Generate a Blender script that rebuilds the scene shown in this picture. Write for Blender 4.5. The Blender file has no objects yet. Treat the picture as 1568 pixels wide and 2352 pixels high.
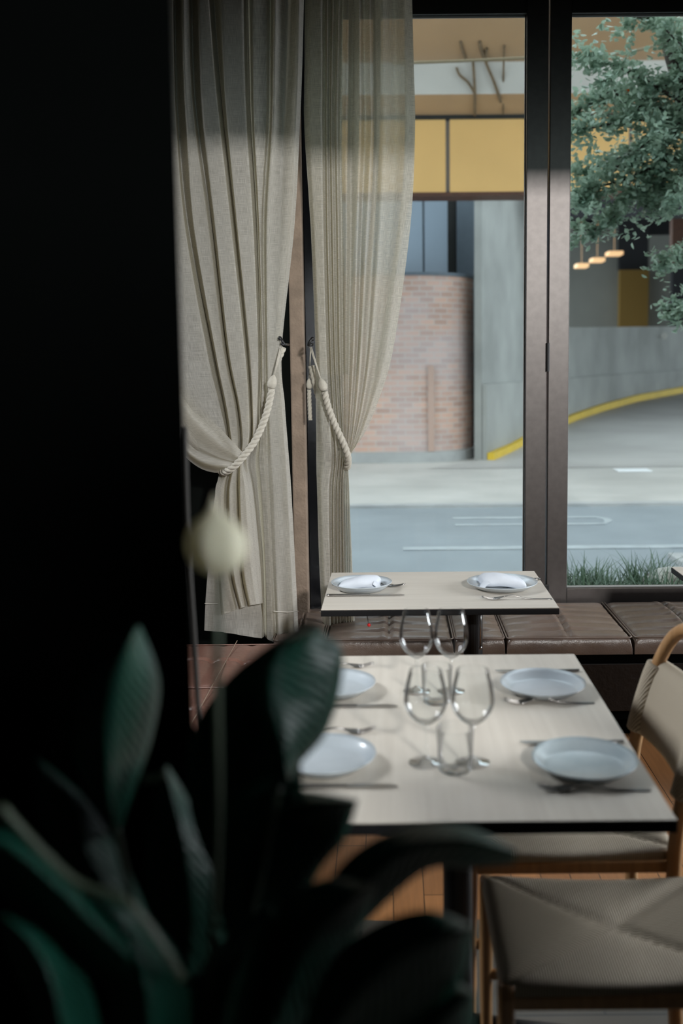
import bpy, math, random
from mathutils import Vector, Matrix, noise
random.seed(7)
scene = bpy.context.scene
col = scene.collection
PI = math.pi

# ------------------------------------------------------------------ camera
FPX = 2250.0
PX0, PY0 = 902.0, 1061.0
PITCH = math.atan((PY0 - 830.0) / FPX)
ROLL = 0.0091
CAMH = 1.57
Fv = Vector((0, math.cos(PITCH), -math.sin(PITCH)))
U0 = Vector((0, math.sin(PITCH), math.cos(PITCH)))
R0 = Vector((1, 0, 0))
Rv = R0 * math.cos(ROLL) - U0 * math.sin(ROLL)
Uv = U0 * math.cos(ROLL) + R0 * math.sin(ROLL)
CAM = Vector((0, 0, CAMH))
cd = bpy.data.cameras.new('camera')
cam = bpy.data.objects.new('camera', cd); col.objects.link(cam)
m = Matrix.Identity(4)
for i in range(3):
    m[i][0] = Rv[i]; m[i][1] = Uv[i]; m[i][2] = -Fv[i]; m[i][3] = CAM[i]
cam.matrix_world = m
cd.sensor_fit = 'VERTICAL'; cd.sensor_height = 36; cd.sensor_width = 24
cd.lens = FPX * 36 / 2352
cd.shift_x = (784 - PX0) / 2352
cd.shift_y = (PY0 - 1176) / 2352
cd.clip_start = 0.05; cd.clip_end = 200
cd.dof.use_dof = True; cd.dof.focus_distance = 3.95; cd.dof.aperture_fstop = 2.0
scene.camera = cam

def P(x, y, Y=None, h=None):
    """point of the place seen at image position x, y, at depth Y or at height h"""
    d = Fv + Rv * ((x - PX0) / FPX) - Uv * ((y - PY0) / FPX)
    t = Y / d.y if Y is not None else (h - CAMH) / d.z
    return CAM + d * t

# ------------------------------------------------------------------ world, lights, exposure
W = bpy.data.worlds.new('overcast_sky'); scene.world = W; W.use_nodes = True
bg = W.node_tree.nodes['Background']
bg.inputs[0].default_value = (0.80, 0.90, 1.0, 1); bg.inputs[1].default_value = 3.5

def area(name, loc, target, sx, sy, power, colr, spread=180):
    l = bpy.data.lights.new(name, 'AREA'); l.shape = 'RECTANGLE'; l.size = sx; l.size_y = sy
    l.energy = power; l.color = colr; l.spread = math.radians(spread)
    o = bpy.data.objects.new(name, l); col.objects.link(o); o.location = loc
    d = Vector(target) - Vector(loc)
    o.rotation_euler = d.to_track_quat('-Z', 'Y').to_euler()
    return o
area('added_curtain_key', (1.89, -2.9, 3.2), (-0.3, 4.2, 1.6), 0.5, 0.3, 450, (1.0, 0.98, 0.95))  # small lamp added to light the curtains below their shade edge, no transom there
area('assumed_rear_light', (1.89, -2.92, 1.95), (1.89, 4.0, 1.95), 0.5, 1.9, 75, (0.72, 0.95, 0.95))  # assumed source behind the viewer for the frame post glow, wall is solid
area('assumed_side_light', (4.1, 3.3, 1.45), (0.3, 2.8, 0.5), 1.7, 1.7, 60, (0.92, 0.96, 1.0), 80)  # assumed light from the right, a lamp before a wall without a window
area('added_plant_fill', (3.9, -0.5, 2.2), (-0.1, 0.9, 1.3), 1.0, 0.9, 17, (0.92, 0.97, 1.0), 44)  # added fill lamp to brighten the plant and bud, no window there
area('assumed_left_light', (-2.55, 3.2, 2.55), (0.3, 2.2, 0.6), 1.2, 1.1, 48, (0.92, 0.96, 1.0), 96)  # assumed light from the left, after the plate shadows; no opening modelled
scene.view_settings.view_transform = 'Standard'
scene.view_settings.look = 'None'
scene.view_settings.gamma = 1
scene.view_settings.use_curve_mapping = False
scene.view_settings.exposure = 0.0
scene.cycles.use_denoising = True
scene.cycles.max_bounces = 10
scene.cycles.transparent_max_bounces = 16
scene.cycles.caustics_reflective = False
scene.cycles.sample_clamp_indirect = 6
scene.cycles.blur_glossy = 0.5

# ------------------------------------------------------------------ materials
def newmat(name):
    mt = bpy.data.materials.new(name); mt.use_nodes = True
    nt = mt.node_tree
    return mt, nt, nt.nodes, nt.links, nt.nodes['Principled BSDF']

def C4(c): return (c[0], c[1], c[2], 1)

def mat(name, c, rough=0.6, metal=0.0, spec=0.5, var=0.0, vscale=8, bump=0.0, bscale=60, c2=None, emit=None, coat=0):
    mt, nt, N, L, b = newmat(name)
    b.inputs['Base Color'].default_value = C4(c)
    b.inputs['Roughness'].default_value = rough
    b.inputs['Metallic'].default_value = metal
    b.inputs['Specular IOR Level'].default_value = spec
    b.inputs['Coat Weight'].default_value = coat
    tc = N.new('ShaderNodeTexCoord')
    if var > 0 or c2:
        n = N.new('ShaderNodeTexNoise'); n.inputs['Scale'].default_value = vscale; n.inputs['Detail'].default_value = 5
        L.new(tc.outputs['Object'], n.inputs['Vector'])
        r = N.new('ShaderNodeValToRGB')
        r.color_ramp.elements[0].position = 0.35; r.color_ramp.elements[1].position = 0.65
        k = c2 or tuple(x * (1 - var) for x in c)
        r.color_ramp.elements[0].color = C4(k); r.color_ramp.elements[1].color = C4(c)
        L.new(n.outputs['Fac'], r.inputs['Fac']); L.new(r.outputs['Color'], b.inputs['Base Color'])
    if bump > 0:
        n2 = N.new('ShaderNodeTexNoise'); n2.inputs['Scale'].default_value = bscale; n2.inputs['Detail'].default_value = 4
        L.new(tc.outputs['Object'], n2.inputs['Vector'])
        bp = N.new('ShaderNodeBump'); bp.inputs['Strength'].default_value = bump; bp.inputs['Distance'].default_value = 0.01
        L.new(n2.outputs['Fac'], bp.inputs['Height']); L.new(bp.outputs['Normal'], b.inputs['Normal'])
    if emit:
        b.inputs['Emission Color'].default_value = C4(emit[:3]); b.inputs['Emission Strength'].default_value = emit[3]
    return mt

M = {}
M['black_paint'] = mat('black_paint', (0.003, 0.004, 0.0035), 0.9, spec=0.06, var=0.3, vscale=3)
M['dark_wall'] = mat('dark_wall_paint', (0.010, 0.012, 0.011), 0.7, var=0.3, vscale=2)
M['black_gloss'] = mat('black_gloss', (0.004, 0.004, 0.005), 0.2, spec=0.35, var=0.2)
M['black_metal'] = mat('black_metal', (0.012, 0.012, 0.013), 0.4, metal=0.2, var=0.2, vscale=20)
M['ceiling'] = mat('ceiling_paint', (0.03, 0.03, 0.03), 0.8, var=0.2)
M['bronze'] = mat('bronze_anodised_frame', (0.080, 0.072, 0.069), 0.42, metal=0.9, var=0.12, vscale=30, bump=0.02, bscale=300)
M['frame_dark'] = mat('dark_anodised_frame', (0.03, 0.03, 0.028), 0.4, metal=0.5, var=0.1)
M['concrete_post'] = mat('raw_concrete_post', (0.22, 0.165, 0.125), 0.85, var=0.25, vscale=14, bump=0.3, bscale=90)
M['edge_black'] = mat('black_laminate_core', (0.006, 0.006, 0.007), 0.5, spec=0.2)
M['ceramic'] = mat('pale_glazed_ceramic', (0.47, 0.525, 0.57), 0.22, var=0.05, vscale=25, coat=0.3)
M['ceramic_spk'] = mat('grey_glazed_stoneware', (0.37, 0.43, 0.46), 0.25, c2=(0.28, 0.34, 0.37), vscale=9, coat=0.3)
M['steel'] = mat('brushed_steel_cutlery', (0.36, 0.35, 0.34), 0.28, metal=1.0, var=0.1, vscale=60)
M['napkin'] = mat('white_cotton_napkin', (0.56, 0.60, 0.66), 0.85, var=0.04, vscale=40, bump=0.1, bscale=500)
M['rope'] = mat('natural_cotton_rope', (0.45, 0.42, 0.36), 0.85, var=0.12, vscale=60, bump=0.2, bscale=400)
M['white_paint'] = mat('white_road_paint', (0.42, 0.45, 0.46), 0.7, var=0.2, vscale=5)
M['asphalt'] = mat('grey_asphalt', (0.27, 0.30, 0.315), 0.75, var=0.12, vscale=1.5, bump=0.2, bscale=90)
M['pavement'] = mat('pale_concrete_pavement', (0.56, 0.54, 0.50), 0.85, var=0.22, vscale=0.8, bump=0.1, bscale=60)
M['driveway'] = mat('ramp_concrete', (0.46, 0.44, 0.41), 0.85, var=0.15, vscale=0.7, bump=0.1, bscale=60)
M['kerb'] = mat('kerb_concrete', (0.42, 0.42, 0.41), 0.85, var=0.15, vscale=4)
M['tan_panel'] = mat('tan_soffit_panel', (0.42, 0.275, 0.16), 0.35, var=0.12, vscale=0.9)
M['grey_beam'] = mat('pale_grey_beam', (0.58, 0.55, 0.50), 0.6, var=0.10, vscale=1.2)
M['yellow_panel'] = mat('mustard_yellow_panel', (0.82, 0.50, 0.18), 0.45, var=0.08, vscale=1.1)
M['joint_grey'] = mat('grey_joint', (0.25, 0.25, 0.25), 0.6)
M['rust'] = mat('rust_brown_trim', (0.10, 0.04, 0.022), 0.6, var=0.2)
M['slate_panel'] = mat('blue_grey_cladding', (0.23, 0.28, 0.33), 0.55, var=0.08, vscale=1.0)
M['slate_dark'] = mat('dark_blue_grey_cladding', (0.10, 0.125, 0.15), 0.55, var=0.08)
M['grey_concrete'] = mat('board_marked_concrete', (0.37, 0.37, 0.345), 0.8, var=0.28, vscale=0.9, bump=0.1, bscale=30)
M['yellow_paint'] = mat('yellow_kerb_paint', (0.72, 0.48, 0.03), 0.6, var=0.15, vscale=3)
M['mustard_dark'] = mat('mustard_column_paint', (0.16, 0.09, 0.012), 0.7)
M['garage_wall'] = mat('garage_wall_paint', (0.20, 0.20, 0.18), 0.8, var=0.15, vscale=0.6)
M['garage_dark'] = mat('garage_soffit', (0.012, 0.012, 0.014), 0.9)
M['warm_lamp'] = mat('warm_garage_lamp', (0.9, 0.6, 0.35), 0.5, emit=(1.0, 0.55, 0.25, 0.75))
M['bark'] = mat('tree_bark', (0.06, 0.045, 0.035), 0.9, var=0.4, vscale=12, bump=0.4, bscale=40)
M['reflected_twig'] = mat('reflected_twig_tone', (0.20, 0.14, 0.08), 0.8, var=0.3, vscale=12)
M['soil'] = mat('planter_soil', (0.04, 0.03, 0.02), 0.95, var=0.4, vscale=20)
M['stone'] = mat('pale_rock', (0.5, 0.48, 0.44), 0.85, var=0.3, vscale=9, bump=0.3, bscale=20)
M['red_bead'] = mat('red_bead', (0.65, 0.02, 0.02), 0.25)
M['chair_wood'] = None

def wood(name, c1, c2, axis='Y', scale=3.0, rough=0.45, coat=0.0):
    mt, nt, N, L, b = newmat(name)
    tc = N.new('ShaderNodeTexCoord'); mp = N.new('ShaderNodeMapping')
    s = [28, 28, 28]; s['XYZ'.index(axis)] = 1.2
    mp.inputs['Scale'].default_value = [k * scale / 3 for k in s]
    L.new(tc.outputs['Object'], mp.inputs['Vector'])
    n = N.new('ShaderNodeTexNoise'); n.inputs['Scale'].default_value = 2.2; n.inputs['Detail'].default_value = 8; n.inputs['Distortion'].default_value = 0.4
    L.new(mp.outputs['Vector'], n.inputs['Vector'])
    r = N.new('ShaderNodeValToRGB'); r.color_ramp.elements[0].position = 0.3; r.color_ramp.elements[1].position = 0.7
    r.color_ramp.elements[0].color = C4(c2); r.color_ramp.elements[1].color = C4(c1)
    L.new(n.outputs['Fac'], r.inputs['Fac']); L.new(r.outputs['Color'], b.inputs['Base Color'])
    b.inputs['Roughness'].default_value = rough; b.inputs['Coat Weight'].default_value = coat
    bp = N.new('ShaderNodeBump'); bp.inputs['Strength'].default_value = 0.08; bp.inputs['Distance'].default_value = 0.005
    L.new(n.outputs['Fac'], bp.inputs['Height']); L.new(bp.outputs['Normal'], b.inputs['Normal'])
    return mt
M['table_oak'] = wood('bleached_oak_top', (0.56, 0.52, 0.46), (0.49, 0.45, 0.395), 'Y', 2.4, 0.42)
M['table_oak_x'] = wood('bleached_oak_top_crosswise', (0.56, 0.52, 0.46), (0.49, 0.45, 0.395), 'X', 2.4, 0.42)
M['chair_wood'] = wood('oiled_oak_chair_wood', (0.50, 0.28, 0.12), (0.36, 0.19, 0.08), 'Z', 3.0, 0.4)

def floor_mat():
    mt, nt, N, L, b = newmat('oak_parquet')
    tc = N.new('ShaderNodeTexCoord'); mp = N.new('ShaderNodeMapping'); mp.inputs['Rotation'].default_value = (0, 0, PI / 2)
    L.new(tc.outputs['Object'], mp.inputs['Vector'])
    br = N.new('ShaderNodeTexBrick'); br.inputs['Scale'].default_value = 1.0
    br.inputs['Brick Width'].default_value = 0.6; br.inputs['Row Height'].default_value = 0.09; br.inputs['Mortar Size'].default_value = 0.0015
    br.inputs['Color1'].default_value = (0.36, 0.16, 0.06, 1); br.inputs['Color2'].default_value = (0.24, 0.105, 0.04, 1); br.inputs['Mortar'].default_value = (0.03, 0.015, 0.008, 1)
    L.new(mp.outputs['Vector'], br.inputs['Vector'])
    mp2 = N.new('ShaderNodeMapping'); mp2.inputs['Scale'].default_value = (60, 4, 1); L.new(tc.outputs['Object'], mp2.inputs['Vector'])
    n = N.new('ShaderNodeTexNoise'); n.inputs['Scale'].default_value = 1.5; n.inputs['Detail'].default_value = 7
    L.new(mp2.outputs['Vector'], n.inputs['Vector'])
    mx = N.new('ShaderNodeMixRGB'); mx.blend_type = 'MULTIPLY'; mx.inputs['Fac'].default_value = 0.7
    r = N.new('ShaderNodeValToRGB'); r.color_ramp.elements[0].color = (0.5, 0.5, 0.5, 1); r.color_ramp.elements[1].color = (1.3, 1.3, 1.3, 1)
    L.new(n.outputs['Fac'], r.inputs['Fac'])
    L.new(br.outputs['Color'], mx.inputs['Color1']); L.new(r.outputs['Color'], mx.inputs['Color2']); L.new(mx.outputs['Color'], b.inputs['Base Color'])
    b.inputs['Roughness'].default_value = 0.38
    return mt
M['parquet'] = floor_mat()
def tile_mat():
    mt, nt, N, L, b = newmat('grey_stone_tile')
    tc = N.new('ShaderNodeTexCoord')
    br = N.new('ShaderNodeTexBrick'); br.inputs['Scale'].default_value = 1.0
    br.inputs['Brick Width'].default_value = 0.6; br.inputs['Row Height'].default_value = 0.6; br.inputs['Mortar Size'].default_value = 0.003
    br.inputs['Color1'].default_value = (0.085, 0.075, 0.062, 1); br.inputs['Color2'].default_value = (0.065, 0.06, 0.05, 1); br.inputs['Mortar'].default_value = (0.03, 0.03, 0.03, 1)
    L.new(tc.outputs['Object'], br.inputs['Vector']); L.new(br.outputs['Color'], b.inputs['Base Color'])
    b.inputs['Roughness'].default_value = 0.5
    return mt
M['tile'] = tile_mat()

def brick_mat():
    mt, nt, N, L, b = newmat('pink_brown_brick')
    uv = N.new('ShaderNodeUVMap')
    br = N.new('ShaderNodeTexBrick'); br.inputs['Scale'].default_value = 1.0
    br.inputs['Brick Width'].default_value = 0.23; br.inputs['Row Height'].default_value = 0.085; br.inputs['Mortar Size'].default_value = 0.008
    br.inputs['Color1'].default_value = (0.62, 0.39, 0.30, 1); br.inputs['Color2'].default_value = (0.45, 0.29, 0.235, 1); br.inputs['Mortar'].default_value = (0.52, 0.46, 0.42, 1)
    L.new(uv.outputs['UV'], br.inputs['Vector'])
    n = N.new('ShaderNodeTexNoise'); n.inputs['Scale'].default_value = 0.9; n.inputs['Detail'].default_value = 4
    L.new(uv.outputs['UV'], n.inputs['Vector'])
    r = N.new('ShaderNodeValToRGB'); r.color_ramp.elements[0].position = 0.45; r.color_ramp.elements[1].position = 0.62
    r.color_ramp.elements[0].color = (0, 0, 0, 1); r.color_ramp.elements[1].color = (0.45, 0.45, 0.45, 1)
    L.new(n.outputs['Fac'], r.inputs['Fac'])
    mx = N.new('ShaderNodeMixRGB'); mx.inputs['Color2'].default_value = (0.52, 0.47, 0.48, 1)
    L.new(r.outputs['Color'], mx.inputs['Fac']); L.new(br.outputs['Color'], mx.inputs['Color1']); L.new(mx.outputs['Color'], b.inputs['Base Color'])
    b.inputs['Roughness'].default_value = 0.85
    return mt
M['brick'] = brick_mat()

def leather(name, c, c2):
    mt, nt, N, L, b = newmat(name)
    tc = N.new('ShaderNodeTexCoord')
    n = N.new('ShaderNodeTexNoise'); n.inputs['Scale'].default_value = 6; n.inputs['Detail'].default_value = 4
    L.new(tc.outputs['Object'], n.inputs['Vector'])
    r = N.new('ShaderNodeValToRGB'); r.color_ramp.elements[0].position = 0.3; r.color_ramp.elements[1].position = 0.7
    r.color_ramp.elements[0].color = C4(c2); r.color_ramp.elements[1].color = C4(c)
    L.new(n.outputs['Fac'], r.inputs['Fac']); L.new(r.outputs['Color'], b.inputs['Base Color'])
    b.inputs['Roughness'].default_value = 0.33; b.inputs['Specular IOR Level'].default_value = 0.8
    v = N.new('ShaderNodeTexVoronoi'); v.inputs['Scale'].default_value = 260
    L.new(tc.outputs['Object'], v.inputs['Vector'])
    n3 = N.new('ShaderNodeTexNoise'); n3.inputs['Scale'].default_value = 12; n3.inputs['Detail'].default_value = 5
    L.new(tc.outputs['Object'], n3.inputs['Vector'])
    bp0 = N.new('ShaderNodeBump'); bp0.inputs['Strength'].default_value = 0.25; bp0.inputs['Distance'].default_value = 0.02
    L.new(n3.outputs['Fac'], bp0.inputs['Height'])
    bp = N.new('ShaderNodeBump'); bp.inputs['Strength'].default_value = 0.15; bp.inputs['Distance'].default_value = 0.002
    L.new(v.outputs['Distance'], bp.inputs['Height']); L.new(bp0.outputs['Normal'], bp.inputs['Normal']); L.new(bp.outputs['Normal'], b.inputs['Normal'])
    return mt
M['leather'] = leather('brown_leather', (0.19, 0.14, 0.11), (0.14, 0.10, 0.08))
M['leather_red'] = leather('reddish_brown_leather', (0.23, 0.115, 0.085), (0.16, 0.08, 0.06))
M['stitch'] = mat('tan_stitching', (0.30, 0.22, 0.16), 0.7)

def linen(name='natural_linen', t0=0.16, t1=0.0):
    mt, nt, N, L, b = newmat(name)
    uv = N.new('ShaderNodeUVMap')
    def st(sx, sy, sc):
        mp = N.new('ShaderNodeMapping'); mp.inputs['Scale'].default_value = (sx, sy, 1)
        L.new(uv.outputs['UV'], mp.inputs['Vector'])
        n = N.new('ShaderNodeTexNoise'); n.inputs['Scale'].default_value = sc; n.inputs['Detail'].default_value = 3
        L.new(mp.outputs['Vector'], n.inputs['Vector']); return n
    a = st(900, 26, 1.0); c = st(26, 900, 1.0)
    ad = N.new('ShaderNodeMath'); ad.operation = 'ADD'; L.new(a.outputs['Fac'], ad.inputs[0]); L.new(c.outputs['Fac'], ad.inputs[1])
    r = N.new('ShaderNodeMapRange'); r.inputs['From Min'].default_value = 0.7; r.inputs['From Max'].default_value = 1.3
    r.inputs['To Min'].default_value = 0.0; r.inputs['To Max'].default_value = 1.0
    L.new(ad.outputs[0], r.inputs['Value'])
    cr = N.new('ShaderNodeValToRGB'); cr.color_ramp.elements[0].color = (0.36, 0.345, 0.315, 1); cr.color_ramp.elements[1].color = (0.60, 0.58, 0.54, 1)
    L.new(r.outputs['Result'], cr.inputs['Fac'])
    bp = N.new('ShaderNodeBump'); bp.inputs['Strength'].default_value = 0.25; bp.inputs['Distance'].default_value = 0.002
    L.new(r.outputs['Result'], bp.inputs['Height'])
    d = N.new('ShaderNodeBsdfDiffuse'); L.new(cr.outputs['Color'], d.inputs['Color']); L.new(bp.outputs['Normal'], d.inputs['Normal'])
    t = N.new('ShaderNodeBsdfTranslucent'); t.inputs['Color'].default_value = (0.86, 0.80, 0.62, 1)
    tr = N.new('ShaderNodeBsdfTransparent'); tr.inputs['Color'].default_value = (1, 0.97, 0.9, 1)
    m1 = N.new('ShaderNodeMixShader'); m1.inputs['Fac'].default_value = 0.40
    L.new(d.outputs[0], m1.inputs[1]); L.new(t.outputs[0], m1.inputs[2])
    m2 = N.new('ShaderNodeMixShader')
    r2 = N.new('ShaderNodeMapRange'); r2.inputs['From Min'].default_value = 0.25; r2.inputs['From Max'].default_value = 0.7
    r2.inputs['To Min'].default_value = t0; r2.inputs['To Max'].default_value = t1
    L.new(r.outputs['Result'], r2.inputs['Value']); L.new(r2.outputs['Result'], m2.inputs['Fac'])
    L.new(m1.outputs[0], m2.inputs[1]); L.new(tr.outputs[0], m2.inputs[2])
    L.new(m2.outputs[0], N['Material Output'].inputs['Surface'])
    N.remove(b)
    return mt
M['linen'] = linen()
M['linen_sheer'] = linen('sheer_linen', 0.31, 0.05)

def cord(name, mode):
    mt, nt, N, L, b = newmat(name)
    tc = N.new('ShaderNodeTexCoord'); sp = N.new('ShaderNodeSeparateXYZ'); L.new(tc.outputs['Object'], sp.inputs[0])
    def math_(op, a, bb=None):
        n = N.new('ShaderNodeMath'); n.operation = op
        for i, v in enumerate((a, bb)):
            if v is None: continue
            if isinstance(v, (int, float)): n.inputs[i].default_value = v
            else: L.new(v, n.inputs[i])
        return n.outputs[0]
    X, Y, Z = sp.outputs
    k = 2 * PI / 0.0052
    if mode == 'seat':
        sx = math_('SINE', math_('MULTIPLY', X, k)); sy = math_('SINE', math_('MULTIPLY', Y, k))
        sec = math_('GREATER_THAN', math_('ABSOLUTE', math_('MULTIPLY', X, 0.87)), math_('ABSOLUTE', Y))
        inv = math_('SUBTRACT', 1.0, sec)
        h = math_('ADD', math_('MULTIPLY', sx, inv), math_('MULTIPLY', sy, sec))
    else:
        h = math_('SINE', math_('ADD', math_('MULTIPLY', Y, k), math_('MULTIPLY', Z, k * 0.35)))
    mr = N.new('ShaderNodeMapRange'); mr.inputs['From Min'].default_value = -1; L.new(h, mr.inputs['Value'])
    cr = N.new('ShaderNodeValToRGB'); cr.color_ramp.elements[0].color = (0.25, 0.20, 0.14, 1); cr.color_ramp.elements[1].color = (0.62, 0.54, 0.42, 1)
    L.new(mr.outputs['Result'], cr.inputs['Fac']); L.new(cr.outputs['Color'], b.inputs['Base Color'])
    bp = N.new('ShaderNodeBump'); bp.inputs['Strength'].default_value = 0.6; bp.inputs['Distance'].default_value = 0.002
    L.new(mr.outputs['Result'], bp.inputs['Height']); L.new(bp.outputs['Normal'], b.inputs['Normal'])
    b.inputs['Roughness'].default_value = 0.75
    return mt
M['cord_seat'] = cord('paper_cord_seat', 'seat')
M['cord_back'] = cord('paper_cord_back', 'back')

def leafmat(name, c, c2, rough, trans, veins=0):
    mt, nt, N, L, b = newmat(name)
    tc = N.new('ShaderNodeTexCoord')
    n = N.new('ShaderNodeTexNoise'); n.inputs['Scale'].default_value = 7
    L.new(tc.outputs['Object'], n.inputs['Vector'])
    cr = N.new('ShaderNodeValToRGB'); cr.color_ramp.elements[0].position = 0.35; cr.color_ramp.elements[1].position = 0.65
    cr.color_ramp.elements[0].color = C4(c2); cr.color_ramp.elements[1].color = C4(c)
    L.new(n.outputs['Fac'], cr.inputs['Fac']); L.new(cr.outputs['Color'], b.inputs['Base Color'])
    b.inputs['Roughness'].default_value = rough
    if veins:
        b.inputs['Specular IOR Level'].default_value = 0.18
        uv = N.new('ShaderNodeUVMap'); w = N.new('ShaderNodeTexWave'); w.inputs['Scale'].default_value = veins; w.inputs['Distortion'].default_value = 5
        w.bands_direction = 'DIAGONAL'
        L.new(uv.outputs['UV'], w.inputs['Vector'])
        bp = N.new('ShaderNodeBump'); bp.inputs['Strength'].default_value = 0.35; bp.inputs['Distance'].default_value = 0.006
        L.new(w.outputs['Fac'], bp.inputs['Height']); L.new(bp.outputs['Normal'], b.inputs['Normal'])
    t = N.new('ShaderNodeBsdfTranslucent'); t.inputs['Color'].default_value = C4(c)
    mx = N.new('ShaderNodeMixShader'); mx.inputs['Fac'].default_value = trans
    L.new(b.outputs[0], mx.inputs[1]); L.new(t.outputs[0], mx.inputs[2]); L.new(mx.outputs[0], N['Material Output'].inputs['Surface'])
    return mt
M['tree_leaf'] = leafmat('tree_leaf', (0.40, 0.50, 0.38), (0.17, 0.27, 0.20), 0.32, 0.3)
M['grass_leaf'] = leafmat('strappy_grass', (0.10, 0.16, 0.10), (0.05, 0.09, 0.055), 0.45, 0.15)
M['lily_leaf'] = leafmat('dark_glossy_leaf', (0.008, 0.055, 0.038), (0.004, 0.030, 0.020), 0.36, 0.02, veins=5)
M['lily_stem'] = mat('green_stem', (0.035, 0.05, 0.03), 0.5)
M['spathe'] = leafmat('cream_spathe', (0.82, 0.78, 0.62), (0.72, 0.69, 0.52), 0.6, 0.3)
M['orange_leaf'] = mat('orange_leaf', (0.9, 0.25, 0.02), 0.5)

def glassmat(name, rough=0.0):
    mt, nt, N, L, b = newmat(name)
    g = N.new('ShaderNodeBsdfGlass'); g.inputs['IOR'].default_value = 1.45; g.inputs['Roughness'].default_value = rough
    g.inputs['Color'].default_value = (0.98, 0.99, 1, 1)
    L.new(g.outputs[0], N['Material Output'].inputs['Surface']); N.remove(b); return mt
M['glass'] = glassmat('clear_drinking_glass')
def panemat():
    mt, nt, N, L, b = newmat('window_glass')
    t = N.new('ShaderNodeBsdfTransparent'); t.inputs['Color'].default_value = (0.93, 0.96, 0.95, 1)
    g = N.new('ShaderNodeBsdfGlossy'); g.inputs['Roughness'].default_value = 0.0
    f = N.new('ShaderNodeFresnel'); f.inputs['IOR'].default_value = 1.25
    mx = N.new('ShaderNodeMixShader'); L.new(f.outputs[0], mx.inputs[0]); L.new(t.outputs[0], mx.inputs[1]); L.new(g.outputs[0], mx.inputs[2])
    L.new(mx.outputs[0], N['Material Output'].inputs['Surface']); N.remove(b); return mt
M['pane'] = panemat()
def thinmat():
    mt, nt, N, L, b = newmat('thin_blown_glass')
    t = N.new('ShaderNodeBsdfTransparent')
    g = N.new('ShaderNodeBsdfGlossy'); g.inputs['Roughness'].default_value = 0.0
    f = N.new('ShaderNodeLayerWeight'); f.inputs['Blend'].default_value = 0.16
    cr = N.new('ShaderNodeValToRGB'); cr.color_ramp.elements[0].color = (0.985, 0.99, 0.99, 1); cr.color_ramp.elements[1].color = (0.86, 0.89, 0.89, 1)
    cr.color_ramp.elements[0].position = 0.82
    L.new(f.outputs['Facing'], cr.inputs['Fac']); L.new(cr.outputs['Color'], t.inputs['Color'])
    mx = N.new('ShaderNodeMixShader'); ml = N.new('ShaderNodeMath'); ml.operation = 'MULTIPLY'; ml.inputs[1].default_value = 0.7; L.new(f.outputs['Fresnel'], ml.inputs[0]); L.new(ml.outputs[0], mx.inputs[0]); L.new(t.outputs[0], mx.inputs[1]); L.new(g.outputs[0], mx.inputs[2])
    L.new(mx.outputs[0], N['Material Output'].inputs['Surface']); N.remove(b); return mt
M['thin_glass'] = thinmat()

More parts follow.
